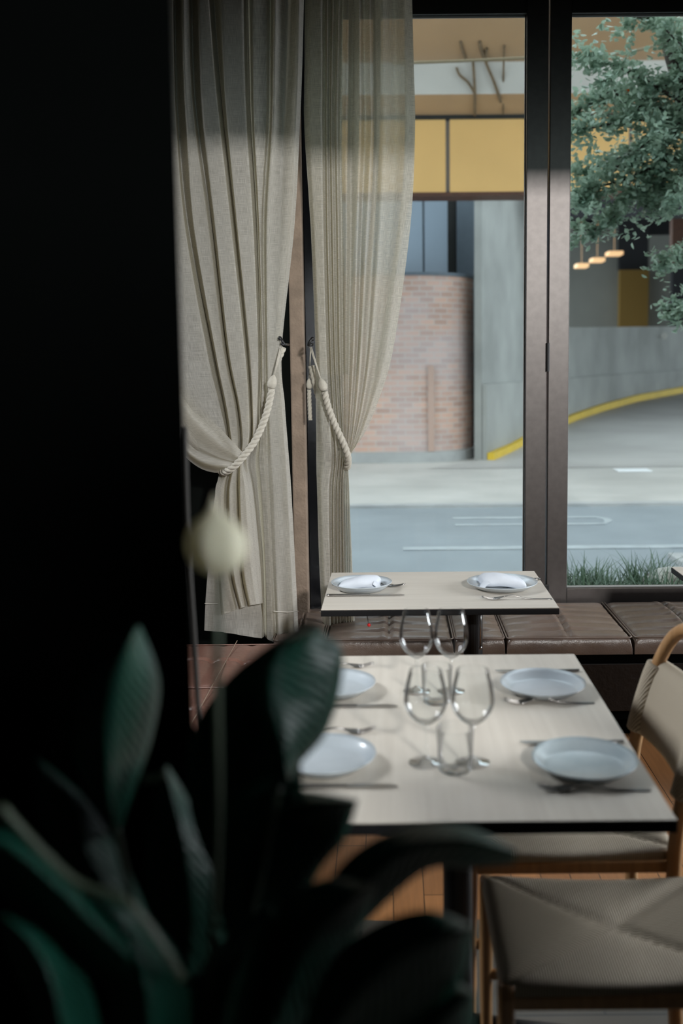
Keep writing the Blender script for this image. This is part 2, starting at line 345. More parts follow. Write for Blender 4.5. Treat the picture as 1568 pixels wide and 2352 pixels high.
# ------------------------------------------------------------------ mesh helpers
class MB:
    def __init__(s): s.v = []; s.f = []; s.uv = {}
    def box(s, x0, x1, y0, y1, z0, z1, rot=None, c=None):
        i = len(s.v)
        pts = [Vector((x, y, z)) for z in (z0, z1) for y in (y0, y1) for x in (x0, x1)]
        if rot is not None:
            c = Vector(c) if c is not None else Vector(((x0 + x1) / 2, (y0 + y1) / 2, (z0 + z1) / 2))
            pts = [rot @ (p - c) + c for p in pts]
        s.v += pts
        for f in ((0, 2, 3, 1), (4, 5, 7, 6), (0, 1, 5, 4), (2, 6, 7, 3), (0, 4, 6, 2), (1, 3, 7, 5)):
            s.f.append(tuple(i + k for k in f))
        return s
    def prism(s, pts, z0, z1):
        i = len(s.v); n = len(pts)
        s.v += [Vector((p[0], p[1], z0)) for p in pts] + [Vector((p[0], p[1], z1)) for p in pts]
        s.f.append(tuple(i + k for k in range(n - 1, -1, -1))); s.f.append(tuple(i + n + k for k in range(n)))
        for k in range(n): s.f.append((i + k, i + (k + 1) % n, i + n + (k + 1) % n, i + n + k))
        return s
    def tube(s, pts, r, n=12, cap=True, lobes=0, twist=0, amp=0, flat=1.0):
        pts = [Vector(p) for p in pts]
        if not hasattr(r, '__len__'): r = [r] * len(pts)
        up = None; base = len(s.v); dist = 0
        for k, p in enumerate(pts):
            a = pts[max(k - 1, 0)]; b = pts[min(k + 1, len(pts) - 1)]
            t = (b - a).normalized()
            if up is None:
                up = Vector((0, 0, 1)) if abs(t.z) < 0.9 else Vector((0, 1, 0))
            up = (up - t * up.dot(t)).normalized(); sd = t.cross(up)
            if k: dist += (p - pts[k - 1]).length
            for q in range(n):
                th = 2 * PI * q / n
                rr = r[k]
                if lobes: rr *= 1 - amp + amp * abs(math.cos(lobes * 0.5 * (th - twist * dist)))**0.6 * 1.4
                s.v.append(p + up * math.cos(th) * rr * flat + sd * math.sin(th) * rr)
        for k in range(len(pts) - 1):
            for q in range(n):
                a = base + k * n + q; b = base + k * n + (q + 1) % n
                s.f.append((a, b, b + n, a + n))
        if cap:
            s.f.append(tuple(base + q for q in range(n - 1, -1, -1)))
            e = base + (len(pts) - 1) * n; s.f.append(tuple(e + q for q in range(n)))
        return s
    def lathe(s, prof, n=48, c=(0, 0, 0), axis=None):
        base = len(s.v); c = Vector(c); m = len(prof)
        for (r, z) in prof:
            for q in range(n):
                th = 2 * PI * q / n
                p = Vector((r * math.cos(th), r * math.sin(th), z))
                if axis is not None: p = axis @ p
                s.v.append(c + p)
        for k in range(m - 1):
            for q in range(n):
                a = base + k * n + q; b = base + k * n + (q + 1) % n
                s.f.append((a, b, b + n, a + n))
        return s
    def grid(s, P2, closed=False):
        """P2[i][j] points; uv from index"""
        base = len(s.v); ni = len(P2); nj = len(P2[0])
        for row in P2: s.v += [Vector(p) for p in row]
        for i in range(ni - 1):
            for j in range(nj - 1 if not closed else nj):
                j2 = (j + 1) % nj
                s.f.append((base + i * nj + j, base + i * nj + j2, base + (i + 1) * nj + j2, base + (i + 1) * nj + j))
        return s
    def build(s, name, material, parent=None, smooth=False, world=False, bevel=0.0, sub=0, uvs=None, subst=False):
        """world=True: the points are in world space and the parent's location is taken off"""
        vs = s.v
        org = Vector((0, 0, 0))
        if parent is None:
            lo = Vector([min(v[i] for v in vs) for i in range(3)]); hi = Vector([max(v[i] for v in vs) for i in range(3)])
            org = Vector(((lo.x + hi.x) / 2, (lo.y + hi.y) / 2, lo.z))
        elif world:
            org = WORLDLOC(parent)
        me = bpy.data.meshes.new(name)
        me.from_pydata([tuple(v - org) for v in vs], [], s.f)
        me.materials.append(material)
        if smooth:
            me.polygons.foreach_set('use_smooth', [True] * len(me.polygons))
        if uvs is not None:
            l = me.uv_layers.new(name='UVMap')
            for lp in me.loops: l.data[lp.index].uv = uvs[lp.vertex_index]
        me.update()
        o = bpy.data.objects.new(name, me); col.objects.link(o)
        if parent is None: o.location = org
        else: o.parent = parent
        if bevel:
            b = o.modifiers.new('bevel', 'BEVEL'); b.width = bevel; b.segments = 3; b.limit_method = 'ANGLE'; b.angle_limit = 0.6
            for p in me.polygons: p.use_smooth = True
            w = o.modifiers.new('wn', 'WEIGHTED_NORMAL')
        if sub:
            b = o.modifiers.new('sub', 'SUBSURF'); b.levels = sub; b.render_levels = sub
        return o

def WORLDLOC(o):
    l = Vector((0, 0, 0))
    while o is not None: l = l + o.location; o = o.parent
    return l
def tag(o, label=None, cat=None, group=None, kind=None):
    if label: o['label'] = label
    if cat: o['category'] = cat
    if group: o['group'] = group
    if kind: o['kind'] = kind
    return o
def thing(name, loc, label, cat, group=None, rz=0):
    o = bpy.data.objects.new(name, None); col.objects.link(o); o.location = loc; o.rotation_euler = (0, 0, rz)
    o.empty_display_size = 0.1
    return tag(o, label, cat, group)
def copy_tree(o, parent=None):
    c = o.copy(); col.objects.link(c)
    if parent is not None: c.parent = parent
    for ch in list(o.children): copy_tree(ch, c)
    return c
def struct(name, mb, mt, **k): return tag(mb.build(name, mt, **k), kind='structure')
def catmull(pts, n):
    pts = [Vector(p) for p in pts]; out = []
    for i in range(len(pts) - 1):
        p0 = pts[max(i - 1, 0)]; p1 = pts[i]; p2 = pts[i + 1]; p3 = pts[min(i + 2, len(pts) - 1)]
        for k in range(n):
            t = k / n
            out.append(0.5 * ((2 * p1) + (p2 - p0) * t + (2 * p0 - 5 * p1 + 4 * p2 - p3) * t * t + (3 * p1 - p0 - 3 * p2 + p3) * t ** 3))
    out.append(pts[-1]); return out

# ------------------------------------------------------------------ room shell
YW = 4.58
def XW(px, py=700): return P(px, py, Y=YW).x
def ZW(px, py): return P(px, py, Y=YW).z
XL, XR, YB = -2.6, 4.2, -3.0
ZT = 4.3
struct('floor', MB().box(XL, XR, 2.62, YW + 0.1, -0.1, 0.0), M['parquet'])
struct('floor_tile', MB().box(XL, XR, YB, 2.62, -0.1, 0.0), M['tile'])
struct('ceiling', MB().box(XL - .1, XR + .1, YB - .1, YW + 0.15, ZT, ZT + 0.1), M['ceiling'])
struct('wall_left', MB().box(XL - 0.1, XL, YB, YW + 0.15, 0, ZT), M['dark_wall'])
struct('wall_back', MB().box(XL, XR, YB - 0.1, YB, 0, ZT), M['dark_wall'])
struct('wall_right', MB().box(XR, XR + 0.1, YB, YW + 0.15, 0, ZT), M['dark_wall'])
struct('added_plant_shade', MB().box(XL, 0.97, -0.85, -0.75, 0, ZT), M['black_paint'])  # unseen screen added to keep rear light off the plant and pillar
struct('added_chair_shade', MB().box(0.84, 3.2, 0.55, 0.65, 0, 1.78).box(0.5, 0.84, 0.55, 0.65, 0, 1.40), M['black_paint'])  # out-of-view screens added to keep light off the chairs
# unseen bulkhead placed across the room to shade the curtain tops
struct('unseen_shade_bulkhead', MB().box(XL, XR, 2.3, 2.5, 2.62, ZT), M['black_paint'])

# window wall
zh = (ZW(1100, 36) + ZW(1500, 34)) / 2        # top of the glass
zs = ZW(1440, 1347)                           # bottom of the glass
xa0 = XW(1205, 700); xa1 = XW(1255, 700); xa2 = XW(1304, 700)
xleft = XW(772, 60)                           # left end of first pane
xend = xa2 + 1.05
struct('wall_window_top', MB().box(XL, XR, YW - 0.03, YW + 0.15, zh + 0.17, ZT), M['black_paint'])
struct('wall_facade', MB().box(-14, 18, YW - 0.4, YW + 0.15, ZT + 0.11, 12.5), M['kerb'])
struct('wall_window_left', MB().box(XL, xleft - 0.09, YW - 0.02, YW + 0.15, 0, zh + 0.17), M['dark_wall'])
struct('wall_window_base', MB().box(xleft - 0.09, XR, YW - 0.02, YW + 0.15, 0, zs - 0.085), M['dark_wall'])

def window(name, x0, x1, lw, rw):
    t = thing(name, ((x0 + x1) / 2, YW, zs - 0.08), None, None); tag(t, kind='structure')
    f = M['bronze']
    MB().box(x0 - lw, x0, YW - 0.035, YW + 0.035, zs - 0.085, zh + 0.17).build('stile', f, t, world=True, bevel=0.003)
    MB().box(x1, x1 + rw, YW - 0.035, YW + 0.035, zs - 0.085, zh + 0.17).build('stile', f, t, world=True, bevel=0.003)
    MB().box(x0, x1, YW - 0.03, YW + 0.03, zs - 0.085, zs).build('bottom_rail', f, t, world=True, bevel=0.003)
    MB().box(x0, x1, YW - 0.03, YW + 0.03, zh, zh + 0.17).build('top_rail', M['frame_dark'], t, world=True, bevel=0.003)
    MB().box(x0 + .001, x1 - .001, YW + 0.006, YW + 0.009, zs + .001, zh - .001).build('pane', M['pane'], t, world=True)
    # slim glazing bead around the pane
    MB().box(x0, x0 + 0.006, YW - 0.002, YW + 0.006, zs, zh).box(x1 - 0.006, x1, YW - 0.002, YW + 0.006, zs, zh).box(x0, x1, YW - 0.002, YW + 0.006, zs, zs + 0.006).box(x0, x1, YW - 0.002, YW + 0.006, zh - 0.008, zh).build('glazing_bead', mat('grey_rubber_bead', (0.30, 0.32, 0.32), 0.4), t, world=True)
    return t
window('window_1', xleft, xa0, 0.085, xa1 - xa0 - 0.004)
w2 = window('window_2', xa2, xend, xa2 - xa1 - 0.004, 0.09)
window('window_3', xend + 0.19, XR - 0.1, 0.09, 0.09)
# hinge on the joint between the two frames
hz0 = ZW(1256, 853); hz1 = ZW(1256, 788)
hg = MB()
hg.tube([(xa1, YW - 0.045, hz0), (xa1, YW - 0.045, hz1)], 0.008, 14)
for k in range(1, 3): hg.tube([(xa1, YW - 0.045, hz0 + (hz1 - hz0) * k / 3 - .001), (xa1, YW - 0.045, hz0 + (hz1 - hz0) * k / 3 + .001)], 0.0085, 14)
hg.build('hinge', M['black_metal'], w2, world=True)
MB().box(xa1 - 0.014, xa1 + 0.012, YW - 0.055, YW - 0.036, ZW(1258, 1362), ZW(1258, 1337)).build('latch', M['black_metal'], w2, world=True, bevel=0.002)

# concrete post and black jamb between the curtains
YP = 4.32
pl, pr = P(669, 1000, Y=YP).x, P(702, 1000, Y=YP).x
struct('trim_1', MB().box(pl, pr, YP, YW - 0.02, 0, zh + 1.0), M['concrete_post'], bevel=0.008)
jl, jr = pr + 0.004, P(731, 1000, Y=YP + 0.1).x
struct('trim_2', MB().prism([(jl, YP + 0.05), (jr + 0.03, YP + 0.16), (jr + 0.03, YW - 0.02), (jl, YW - 0.02)], 0, zh + 1.0), M['black_gloss'])
struct('wall_behind_curtain', MB().box(XL, pl - 0.002, YP + 0.02, YP + 0.10, 0, ZT), M['black_paint'])

# near pillar at the left
px_ = P(414, 700, Y=1.15).x
struct('wall_pillar', MB().prism([(px_ - 1.4, 1.15), (px_, 1.15), (px_ - .09, 1.42), (px_ - 1.4, 1.42)], 0, ZT), M['black_paint'])
a = P(424, 1000, Y=1.75); b_ = P(448, 1420, Y=1.75); c_ = P(462, 1700, Y=1.75)
tb = MB()
dx = 0.010
pts = [(P(424, 980, Y=1.75)), (P(432, 1250, Y=1.75)), (P(448, 1500, Y=1.75)), (P(462, 1760, Y=1.75)), (P(474, 2000, Y=1.75)), Vector((P(480, 2200, Y=1.75).x, 1.75, 0.0))]
tb.tube(catmull(pts, 6), 0.0045, 10)
tag(tb.build('slim_rail', mat('dull_grey_rail', (0.05, 0.045, 0.04), 0.7), smooth=True), 'slim dull metal rail leaning beside the black pillar edge', 'rail')

# ------------------------------------------------------------------ outdoors
def gx(px, Y): return P(px, 1000, Y=Y).x
Yk = P(1000, 1158, h=0).y              # kerb line
struct('road', MB().box(-30, 40, YW + 0.3, Yk, -0.2, -0.02), M['asphalt'])
struct('pavement', MB().box(-30, 40, Yk, 60, -0.2, 0.0), M['pavement'])
struct('kerb', MB().box(-30, 40, Yk - 0.15, Yk + 0.02, -0.2, 0.012), M['kerb'])
struct('pavement_near', MB().box(-30, 40, YW + 0.15, 5.9, -0.2, 0.02), M['kerb'])
struct('kerb_island', MB().box(2.2, 3.6, 5.9, 7.75, -0.2, 0.02), M['kerb'])
yl = P(1300, 1253, h=0).y
tag(MB().box(P(925, 1253, h=0).x, 12, yl - 0.07, yl + 0.07, -0.019, -0.012).build('road_marking', M['white_paint']), 'long white lane line painted along the grey road', 'road marking')
ya = P(1300, 1190, h=0).y
xa_, xb_ = P(1040, 1190, h=0).x, P(1375, 1190, h=0).x
am = MB().box(xa_, xb_, ya - 0.30, ya - 0.22, -0.019, -0.012).box(xa_, xb_, ya + 0.10, ya + 0.2, -0.019, -0.012)
am.prism([(xb_, ya - .30), (xb_ + .12, ya - .1), (xb_ + .12, ya + .05), (xb_, ya + .2), (xb_, ya + .1), (xb_ + .04, ya + .02), (xb_ + .04, ya - .1), (xb_, ya - .22)], -.019, -.012)
tag(am.build('road_marking', M['white_paint']), 'rounded white outline painted on the road beyond the lane line', 'road marking')

# curved brick wall, its plinth and coping
Yb = P(950, 1062, h=0).y
arc = []
xr = gx(1098, Yb)                     # right silhouette
rad = 1.0
ht = P(1000, 632, Y=Yb).z
arc.append((-9.0, Yb)); arc.append((xr - rad, Yb))
for k in range(1, 13):
    th = PI / 2 * k / 12
    arc.append((xr - rad + rad * math.sin(th), Yb + rad - rad * math.cos(th)))
arc.append((xr, Yb + 3.2))
def wallpath(path, z0, z1, off=0.0, name='', mt=None, parent=None, thick=0.3):
    # upright wall following a plan path, seen face on the outer side
    mb = MB(); uvs = []
    s = 0; n = len(path)
    outer = []
    for i, p in enumerate(path):
        a = Vector(path[max(i - 1, 0)]); b = Vector(path[min(i + 1, n - 1)])
        t = (b - a).normalized(); nr = Vector((t.y, -t.x))
        outer.append((Vector(p) + nr * off, Vector(p) - nr * thick))
    for i, (o, q) in enumerate(outer):
        if i: s += (Vector(path[i]) - Vector(path[i - 1])).length
        zz0 = z0[i] if hasattr(z0, '__len__') else z0
        zz1 = z1[i] if hasattr(z1, '__len__') else z1
        for (pp, z) in ((o, zz0), (o, zz1), (q, zz1), (q, zz0)):
            mb.v.append(Vector((pp.x, pp.y, z))); uvs.append((s, z if pp is o else z + 0.3))
    for i in range(n - 1):
        for k in range(4):
            a = i * 4 + k; b = i * 4 + (k + 1) % 4
            mb.f.append((a, b, b + 4, a + 4))
    mb.f.append((0, 1, 2, 3)); e = (n - 1) * 4; mb.f.append((e + 3, e + 2, e + 1, e))
    return mb.build(name, mt, parent, world=parent is not None, uvs=uvs)
bw = thing('brick_wall', (0, Yb, 0), 'curved pink brick wall across the road with a rounded end', 'wall')
wallpath(arc, 0.0, ht, 0.0, 'brickwork', M['brick'], bw)
wallpath(arc, 0.0, 0.16, 0.05, 'plinth', M['kerb'], bw, thick=-0.002)
wallpath(arc, ht, ht + 0.05, 0.03, 'coping', M['slate_dark'], bw)
# paler strip down the brickwork
xs_ = gx(990, Yb)
MB().box(xs_ - 0.05, xs_ + 0.05, Yb - 0.012, Yb - 0.001, 0.17, 1.5).build('rendered_strip', mat('pale_render', (0.48, 0.33, 0.27), 0.8), bw, world=True)

# building with yellow band over the road
Yf = Yb - 1.0
fb = thing('building', (2, Yf, 4), 'building front with mustard yellow band and tan panels above the brick wall', 'building')
def fz(py, Y=Yf): return P(1100, py, Y=Y).z
z_yb, z_yt = fz(441), fz(274)
xj = gx(1030, Yf)
def fp(py): return P(1030, py, Y=Yf)
for (x0, x1) in ((-9, xj - 0.03), (xj + 0.03, xj + 2.55), (xj + 2.61, xj + 5.1), (xj + 5.16, 16)):
    MB().box(x0, x1, Yf, Yf + 0.3, z_yb, z_yt).build('yellow_panel', M['yellow_panel'], fb, world=True)
MB().box(-9, 16, Yf + 0.05, Yf + 0.4, z_yb + .01, z_yt).build('joint_backing', M['joint_grey'], fb, world=True)
MB().box(-9, 16, Yf - 0.01, Yf + 0.45, z_yb - 0.05, z_yb).build('underside_trim', M['rust'], fb, world=True)
MB().box(-9, 16, Yf - 0.03, Yf + 0.4, z_yt, fz(264)).build('shadow_gap', M['frame_dark'], fb, world=True)
# tan soffit panel, grey beam, sloping upper panel
def slab(y0, z0, y1, z1, name, mt, th=0.12):
    mb = MB(); i = 0
    mb.v = [Vector((x, y, z)) for x in (-9, 16) for (y, z) in ((y0, z0), (y1, z1), (y1 + th, z1 + th), (y0 + th, z0 + th))]
    mb.f = [(0, 1, 2, 3), (7, 6, 5, 4), (0, 4, 5, 1), (1, 5, 6, 2), (2, 6, 7, 3), (3, 7, 4, 0)]
    return mb.build(name, mt, fb, world=True)
Y2 = Yf - 0.5; Y3 = Yf - 0.75; Y4 = Yf - 2.6
slab(Yf, fz(266), Y2, P(1100, 216, Y=Y2).z, 'tan_panel', M['tan_panel'])
slab(Y2, P(1100, 216, Y=Y2).z, Y3, P(1100, 142, Y=Y3).z, 'grey_beam', M['grey_beam'])
slab(Y3, P(1100, 142, Y=Y3).z, Y4, P(1100, -60, Y=Y4).z, 'tan_panel', M['tan_panel'])
MB().box(-9, 16, Y4 - 0.1, Y4 + 0.1, P(1100, -60, Y=Y4).z, P(1100, -60, Y=Y4).z + 1.2).build('parapet', M['grey_beam'], fb, world=True)
# blue grey cladding above the brick wall
Yc = Yb + 1.3
def zc(py): return P(1000, py, Y=Yc).z
cl = thing('clad_storey', (0, Yc, ht), 'blue grey clad upper storey set back above the brick wall', 'building')
edges = [gx(p, Yc) for p in (700, 835, 975, 1031)]
for k in range(3):
    MB().box(edges[k] + 0.015, edges[k + 1] - 0.015, Yc, Yc + 0.15, ht + 0.02, z_yb + 0.8).build('cladding_panel', M['slate_panel'], cl, world=True)
MB().box(-9, edges[0], Yc, Yc + 0.15, ht + 0.02, z_yb + 0.8).build('cladding_panel', M['slate_panel'], cl, world=True)
MB().box(gx(1050, Yc + 1), gx(1101, Yc + 1), Yc + 0.9, Yc + 1.1, ht - 1.5, z_yb + 0.8).build('recessed_panel', M['slate_dark'], cl, world=True)
MB().box(-9, gx(1105, Yc + 1.2), Yc + 1.15, Yc + 1.3, 0.0, z_yb + 0.8).build('backing_panel', M['frame_dark'], cl, world=True)

# ramp, garage wall with ledge and yellow kerb
rp = [(gx(1100, Yb + 0.2), Yb + 0.2, 0.0)]
for (px, py, Y) in ((1106, 1058, None), (1160, 1034, 17.0), (1205, 1010, 18.8), (1255, 987, 20.4), (1305, 966, 22.0), (1370, 944, 24.0), (1450, 922, 26.5), (1568, 900, 30.0), (1760, 880, 35.0)):
    q = P(px, py, h=0.0) if Y is None else P(px, py, Y=Y)
    rp.append((q.x, q.y, max(q.z, 0.0)))
rp = rp[1:]
path2 = [(p[0], p[1]) for p in rp]
gz = [p[2] for p in rp]
def ztop(py_list): return [P(px, py, Y=p[1]).z for (px, py), p in zip(py_list, rp)]
pxs = [1106, 1160, 1205, 1255, 1305, 1370, 1450, 1568, 1760]
top = ztop([(x, 752 - (x - 1305) * 0.01) for x in pxs])
led = ztop([(x, 882 - (x - 1112) * 0.072) for x in pxs])
top[0] = top[1] = top[2] = z_yb + 0.9
gw = thing('garage_wall', (rp[0][0], rp[0][1], 0), 'curved grey concrete ramp wall with a yellow painted kerb', 'wall')
wallpath(path2, gz, top, 0.0, 'upper_wall', M['grey_concrete'], gw, thick=0.12)
wallpath(path2, gz, led, 0.08, 'ledge', M['grey_concrete'], gw, thick=-0.01)
yk2 = ztop([(x, y) for x, y in zip(pxs, (1040, 1018, 994, 972, 950, 928, 907, 886, 868))])
wallpath(path2, [max(g - 0.05, 0.0) for g in gz], yk2, 0.2, 'yellow_kerb', M['yellow_paint'], gw, thick=-0.09)
# ramp surface
rm = MB()
near = [(0.5, 14.2, 0.0), (2.2, 14.2, 0.0), (3.6, 14.2, 0.0), (5.2, 14.2, 0), (6.8, 14.2, 0), (8.6, 14.2, 0.0), (11, 14.2, 0), (14, 14.2, 0.0), (20, 14.2, 0)]
rows = []
for i in range(9):
    f = Vector((rp[i][0], rp[i][1], rp[i][2] + 0.012)); nr = Vector(near[i]); nr.z = 0.006
    rows.append([nr.lerp(f, t / 6) - Vector((0, 0, (rp[i][2]) * (t / 6) * (1 - t / 6) * 0.5)) for t in range(7)])
rm.grid(rows)
struct('driveway', rm, M['driveway'], smooth=True)
q = P(1452, 1077, h=0.03)
tag(MB().box(q.x - .24, q.x + .24, q.y - .16, q.y + .16, 0.005, 0.02).build('drain_cover', mat('white_cover', (0.85, 0.86, 0.86), 0.6), bevel=0.004), 'small white painted drain cover in the driveway mouth', 'drain cover')

# garage interior
Yg = 38.0
gi = thing('garage', (14, Yg, 0), 'dim parking garage interior beyond the ramp wall', 'garage')
def gbox(px0, px1, py0, py1, Y, name, mt, d=0.3):
    MB().box(P(px0, py0, Y=Y).x, P(px1, py0, Y=Y).x, Y, Y + d, P(px0, py1, Y=Y).z, P(px0, py0, Y=Y).z).build(name, mt, gi, world=True)
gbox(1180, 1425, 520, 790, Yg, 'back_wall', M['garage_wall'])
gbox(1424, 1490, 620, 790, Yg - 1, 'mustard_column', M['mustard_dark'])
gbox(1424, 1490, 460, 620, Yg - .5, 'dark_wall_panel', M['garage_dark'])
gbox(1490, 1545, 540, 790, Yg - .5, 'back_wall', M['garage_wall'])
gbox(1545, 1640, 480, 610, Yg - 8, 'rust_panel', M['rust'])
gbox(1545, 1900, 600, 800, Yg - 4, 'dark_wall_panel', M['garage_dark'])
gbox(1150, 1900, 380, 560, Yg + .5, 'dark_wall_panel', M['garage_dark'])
zr = P(1400, 520, Y=Yg).z
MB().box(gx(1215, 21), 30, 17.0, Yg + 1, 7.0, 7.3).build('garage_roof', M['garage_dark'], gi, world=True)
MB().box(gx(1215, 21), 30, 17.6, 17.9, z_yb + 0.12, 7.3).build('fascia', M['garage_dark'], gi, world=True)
for (px, py, w) in ((1335, 610, 13), (1371, 597, 14), (1410, 582, 16)):
    Yl = 33.0
    q = P(px, py, Y=Yl); ww = w * Yl / FPX
    t = tag(MB().box(q.x - ww, q.x + ww, Yl - 0.3, Yl + 0.3, q.z - 0.07, q.z + 0.05).tube([(q.x, Yl, q.z), (q.x, Yl, 7.0)], .006, 6).build('garage_light', M['warm_lamp'], bevel=0.02),
        {1335: 'warm strip lamp in the garage, lowest and nearest the frame post', 1371: 'warm strip lamp in the garage, middle of the stepped row', 1410: 'warm strip lamp in the garage, highest and widest of the stepped row'}[px], 'ceiling light', 'lamps in the garage')
q = P(1522, 772, Y=28.3)
tag(MB().lathe([(0.001, 0), (0.10, 0), (0.10, 0.02), (0.001, 0.02)], 24, (q.x, q.y - .12, q.z), Matrix.Rotation(PI / 2, 3, 'X')).build('wall_plate', mat('pale_plate', (0.55, 0.53, 0.48), 0.6)), 'small pale round plate on the ramp wall', 'plate')
# overhead cable, and solid twigs in place of faint branch reflections
wy = 9.5
tag(MB().tube(catmull([P(900, 146, Y=wy), P(1060, 140, Y=wy), P(1205, 133, Y=wy), P(1400, 126, Y=wy), P(1568, 90, Y=wy), P(1800, 40, Y=wy)], 5), 0.014, 8).build('cable', mat('weathered_cable', (0.22, 0.17, 0.10), 0.8)), 'overhead cable crossing in front of the tan panels', 'cable')
tw = thing('reflected_branches', P(1090, 264, Y=Yf - .03), 'solid bare twigs standing in for branch reflections over the pale beam above the yellow band', 'reflection')
zbt = fz(264); zbb = P(1100, 216, Y=Y2).z; zbm = P(1100, 142, Y=Y3).z
def onbeam(x, y):
    if y > 216: t = (266 - y) / 50; Yq = Yf + (Y2 - Yf) * t
    elif y > 142: t = (216 - y) / 74; Yq = Y2 + (Y3 - Y2) * t
    else: t = (142 - y) / 202; Yq = Y3 + (Y4 - Y3) * t
    return P(x, y, Y=Yq - .07)
for l, r in (([(1090, 264), (1090, 210), (1088, 170), (1086, 140)], .020), ([(1090, 215), (1075, 190), (1055, 172), (1048, 155)], .018), ([(1150, 235), (1135, 190), (1118, 150), (1105, 115), (1101, 95)], .022), ([(1118, 150), (1116, 125), (1118, 112)], .018), ([(1070, 140), (1062, 115), (1057, 95)], .018), ([(1155, 262), (1156, 160), (1158, 105)], .014)):
    MB().tube(catmull([onbeam(x, y) for x, y in l], 4), r, 8).build('reflected_twig', M['reflected_twig'], tw, world=True, smooth=True)

# street tree at the right
tr = thing('street_tree', (P(1640, 900, Y=7.2).x, 7.2, 0), 'leafy green street tree beyond the window, branches reaching over the road', 'tree')
tx = tr.location.x
MB().tube(catmull([(tx, 7.2, 0.0), (tx + .05, 7.25, 1.2), (tx + .02, 7.2, 2.4), P(1600, 300, Y=7.2), P(1545, 130, Y=7.2), P(1520, 20, Y=7.2), P(1500, -200, Y=7.2)], 5), [0.09 - 0.0016 * k for k in range(31)], 14).build('trunk', M['bark'], tr, world=True, smooth=True)
brs = [
    [(1545, 60), (1500, 45), (1450, 38)], [(1590, 250), (1490, 190), (1400, 145), (1318, 125)],
    [(1590, 300), (1500, 240), (1410, 212), (1350, 240), (1312, 268)], [(1590, 330), (1480, 275), (1400, 285), (1312, 305)],
    [(1590, 380), (1480, 345), (1390, 378), (1315, 395)], [(1590, 400), (1500, 420), (1430, 465), (1390, 520), (1315, 530)],
    [(1590, 420), (1540, 440), (1480, 455), (1500, 480)], [(1620, 540), (1570, 590), (1515, 602)], [(1620, 660), (1580, 700), (1530, 715)],
    [(1590, 200), (1540, 190), (1490, 230)], [(1590, 280), (1520, 300), (1470, 340)], [(1600, 350), (1530, 370), (1440, 410), (1330, 440)],
    [(1600, 150), (1560, 100), (1530, 70)], [(1600, 330), (1560, 400), (1545, 470)], [(1600, 250), (1520, 330), (1420, 350)], [(1560, 250), (1440, 240), (1400, 180)], [(1600, 450), (1450, 370), (1350, 450), (1315, 465)],
    [(1640, 100), (1700, 150), (1800, 150)], [(1640, 300), (1720, 330), (1820, 380)], [(1620, 500), (1700, 520), (1800, 500)]]
lf = MB(); nrm = 0
def leaf_at(mb, c, s, rnd):
    d = Vector((rnd.gauss(0, 1), rnd.gauss(0, 1), rnd.gauss(0, 0.6))).normalized()
    u = d.cross(Vector((rnd.gauss(0, .5), rnd.gauss(0, .5), 1))).normalized(); n = d.cross(u)
    i = len(mb.v)
    mb.v += [c - d * s * .5, c + u * s * .33 - d * s * .1 + n * s * .06, c + u * s * .26 + d * s * .25 + n * s * .05, c + d * s * .55 - n * s * .05, c - u * s * .26 + d * s * .25 + n * s * .05, c - u * s * .33 - d * s * .1 + n * s * .06]
    mb.f += [(i, i + 1, i + 2, i + 3), (i, i + 3, i + 4, i + 5)]
rl = random.Random(3)
for bi, br in enumerate(brs):
    Yt = 7.2 + rl.uniform(-0.5, 0.45)
    pts = []
    for k, (x, y) in enumerate(br):
        t = k / (len(br) - 1); pts.append(P(x, y, Y=7.2 + (Yt - 7.2) * t))
    cp = catmull(pts, 6)
    MB().tube(cp, [0.018 * (1 - 0.75 * k / len(cp)) for k in range(len(cp))], 7).build('branch', M['bark'], tr, world=True, smooth=True)
    for k, p in enumerate(cp):
        t = k / (len(cp) - 1)
        n = int(45 if t > 0.15 else 20)
        sp = 0.075 if bi not in (7, 8) else 0.06
        # short side sprays
        for sx in range(3):
            off = Vector((rl.gauss(0, sp), rl.gauss(0, sp * 1.3), rl.gauss(0.0, sp)))
            for q_ in range(n // 3):
                leaf_at(lf, p + off * rl.uniform(.2, 1.2) + Vector((rl.gauss(0, .024), rl.gauss(0, .03), rl.gauss(0, .024))), rl.uniform(.036, .060), rl)
foliage = lf.build('foliage', M['tree_leaf'], tr, world=True)
ol = MB(); q = P(1438, 212, Y=7.0)
for k in range(3): leaf_at(ol, q + Vector((.004 * k, 0, .006 * k)), .04, rl)
ol.build('orange_leaf', M['orange_leaf'], tr, world=True)

# planter outside the glass
pz = P(1440, 1360, Y=5.3).z
pln = thing('planter_box', (2.2, 5.35, 0.02), 'low planter box of soil just outside the window', 'planter')
MB().box(0.2, 4.6, 5.0, 5.04, 0.02, pz - .02).box(0.2, 4.6, 5.66, 5.7, 0.02, pz - .02).box(0.2, .24, 5.04, 5.66, 0.02, pz - .02).box(4.56, 4.6, 5.04, 5.66, 0.02, pz - .02).build('casing', M['kerb'], pln, world=True)
MB().box(.24, 4.56, 5.04, 5.66, 0.02, pz - .08).build('soil', M['soil'], pln, world=True)
gs = MB()
rg = random.Random(11)
def blade(mb, b, L_, lean, w):
    ax = Vector((lean[0], lean[1], 0)); s = Vector((-ax.y, ax.x, 0)).normalized() if ax.length > 1e-4 else Vector((1, 0, 0))
    row = []
    i = len(mb.v); n = 5
    for k in range(n + 1):
        t = k / n; c = b + Vector((0, 0, 1)) * L_ * (t - 0.25 * t * t * ax.length) + ax * L_ * t * t
        ww = w * (1 - t ** 1.6) + 0.0004
        mb.v += [c - s * ww, c + s * ww]
    for k in range(n): mb.f.append((i + 2 * k, i + 2 * k + 1, i + 2 * k + 3, i + 2 * k + 2))
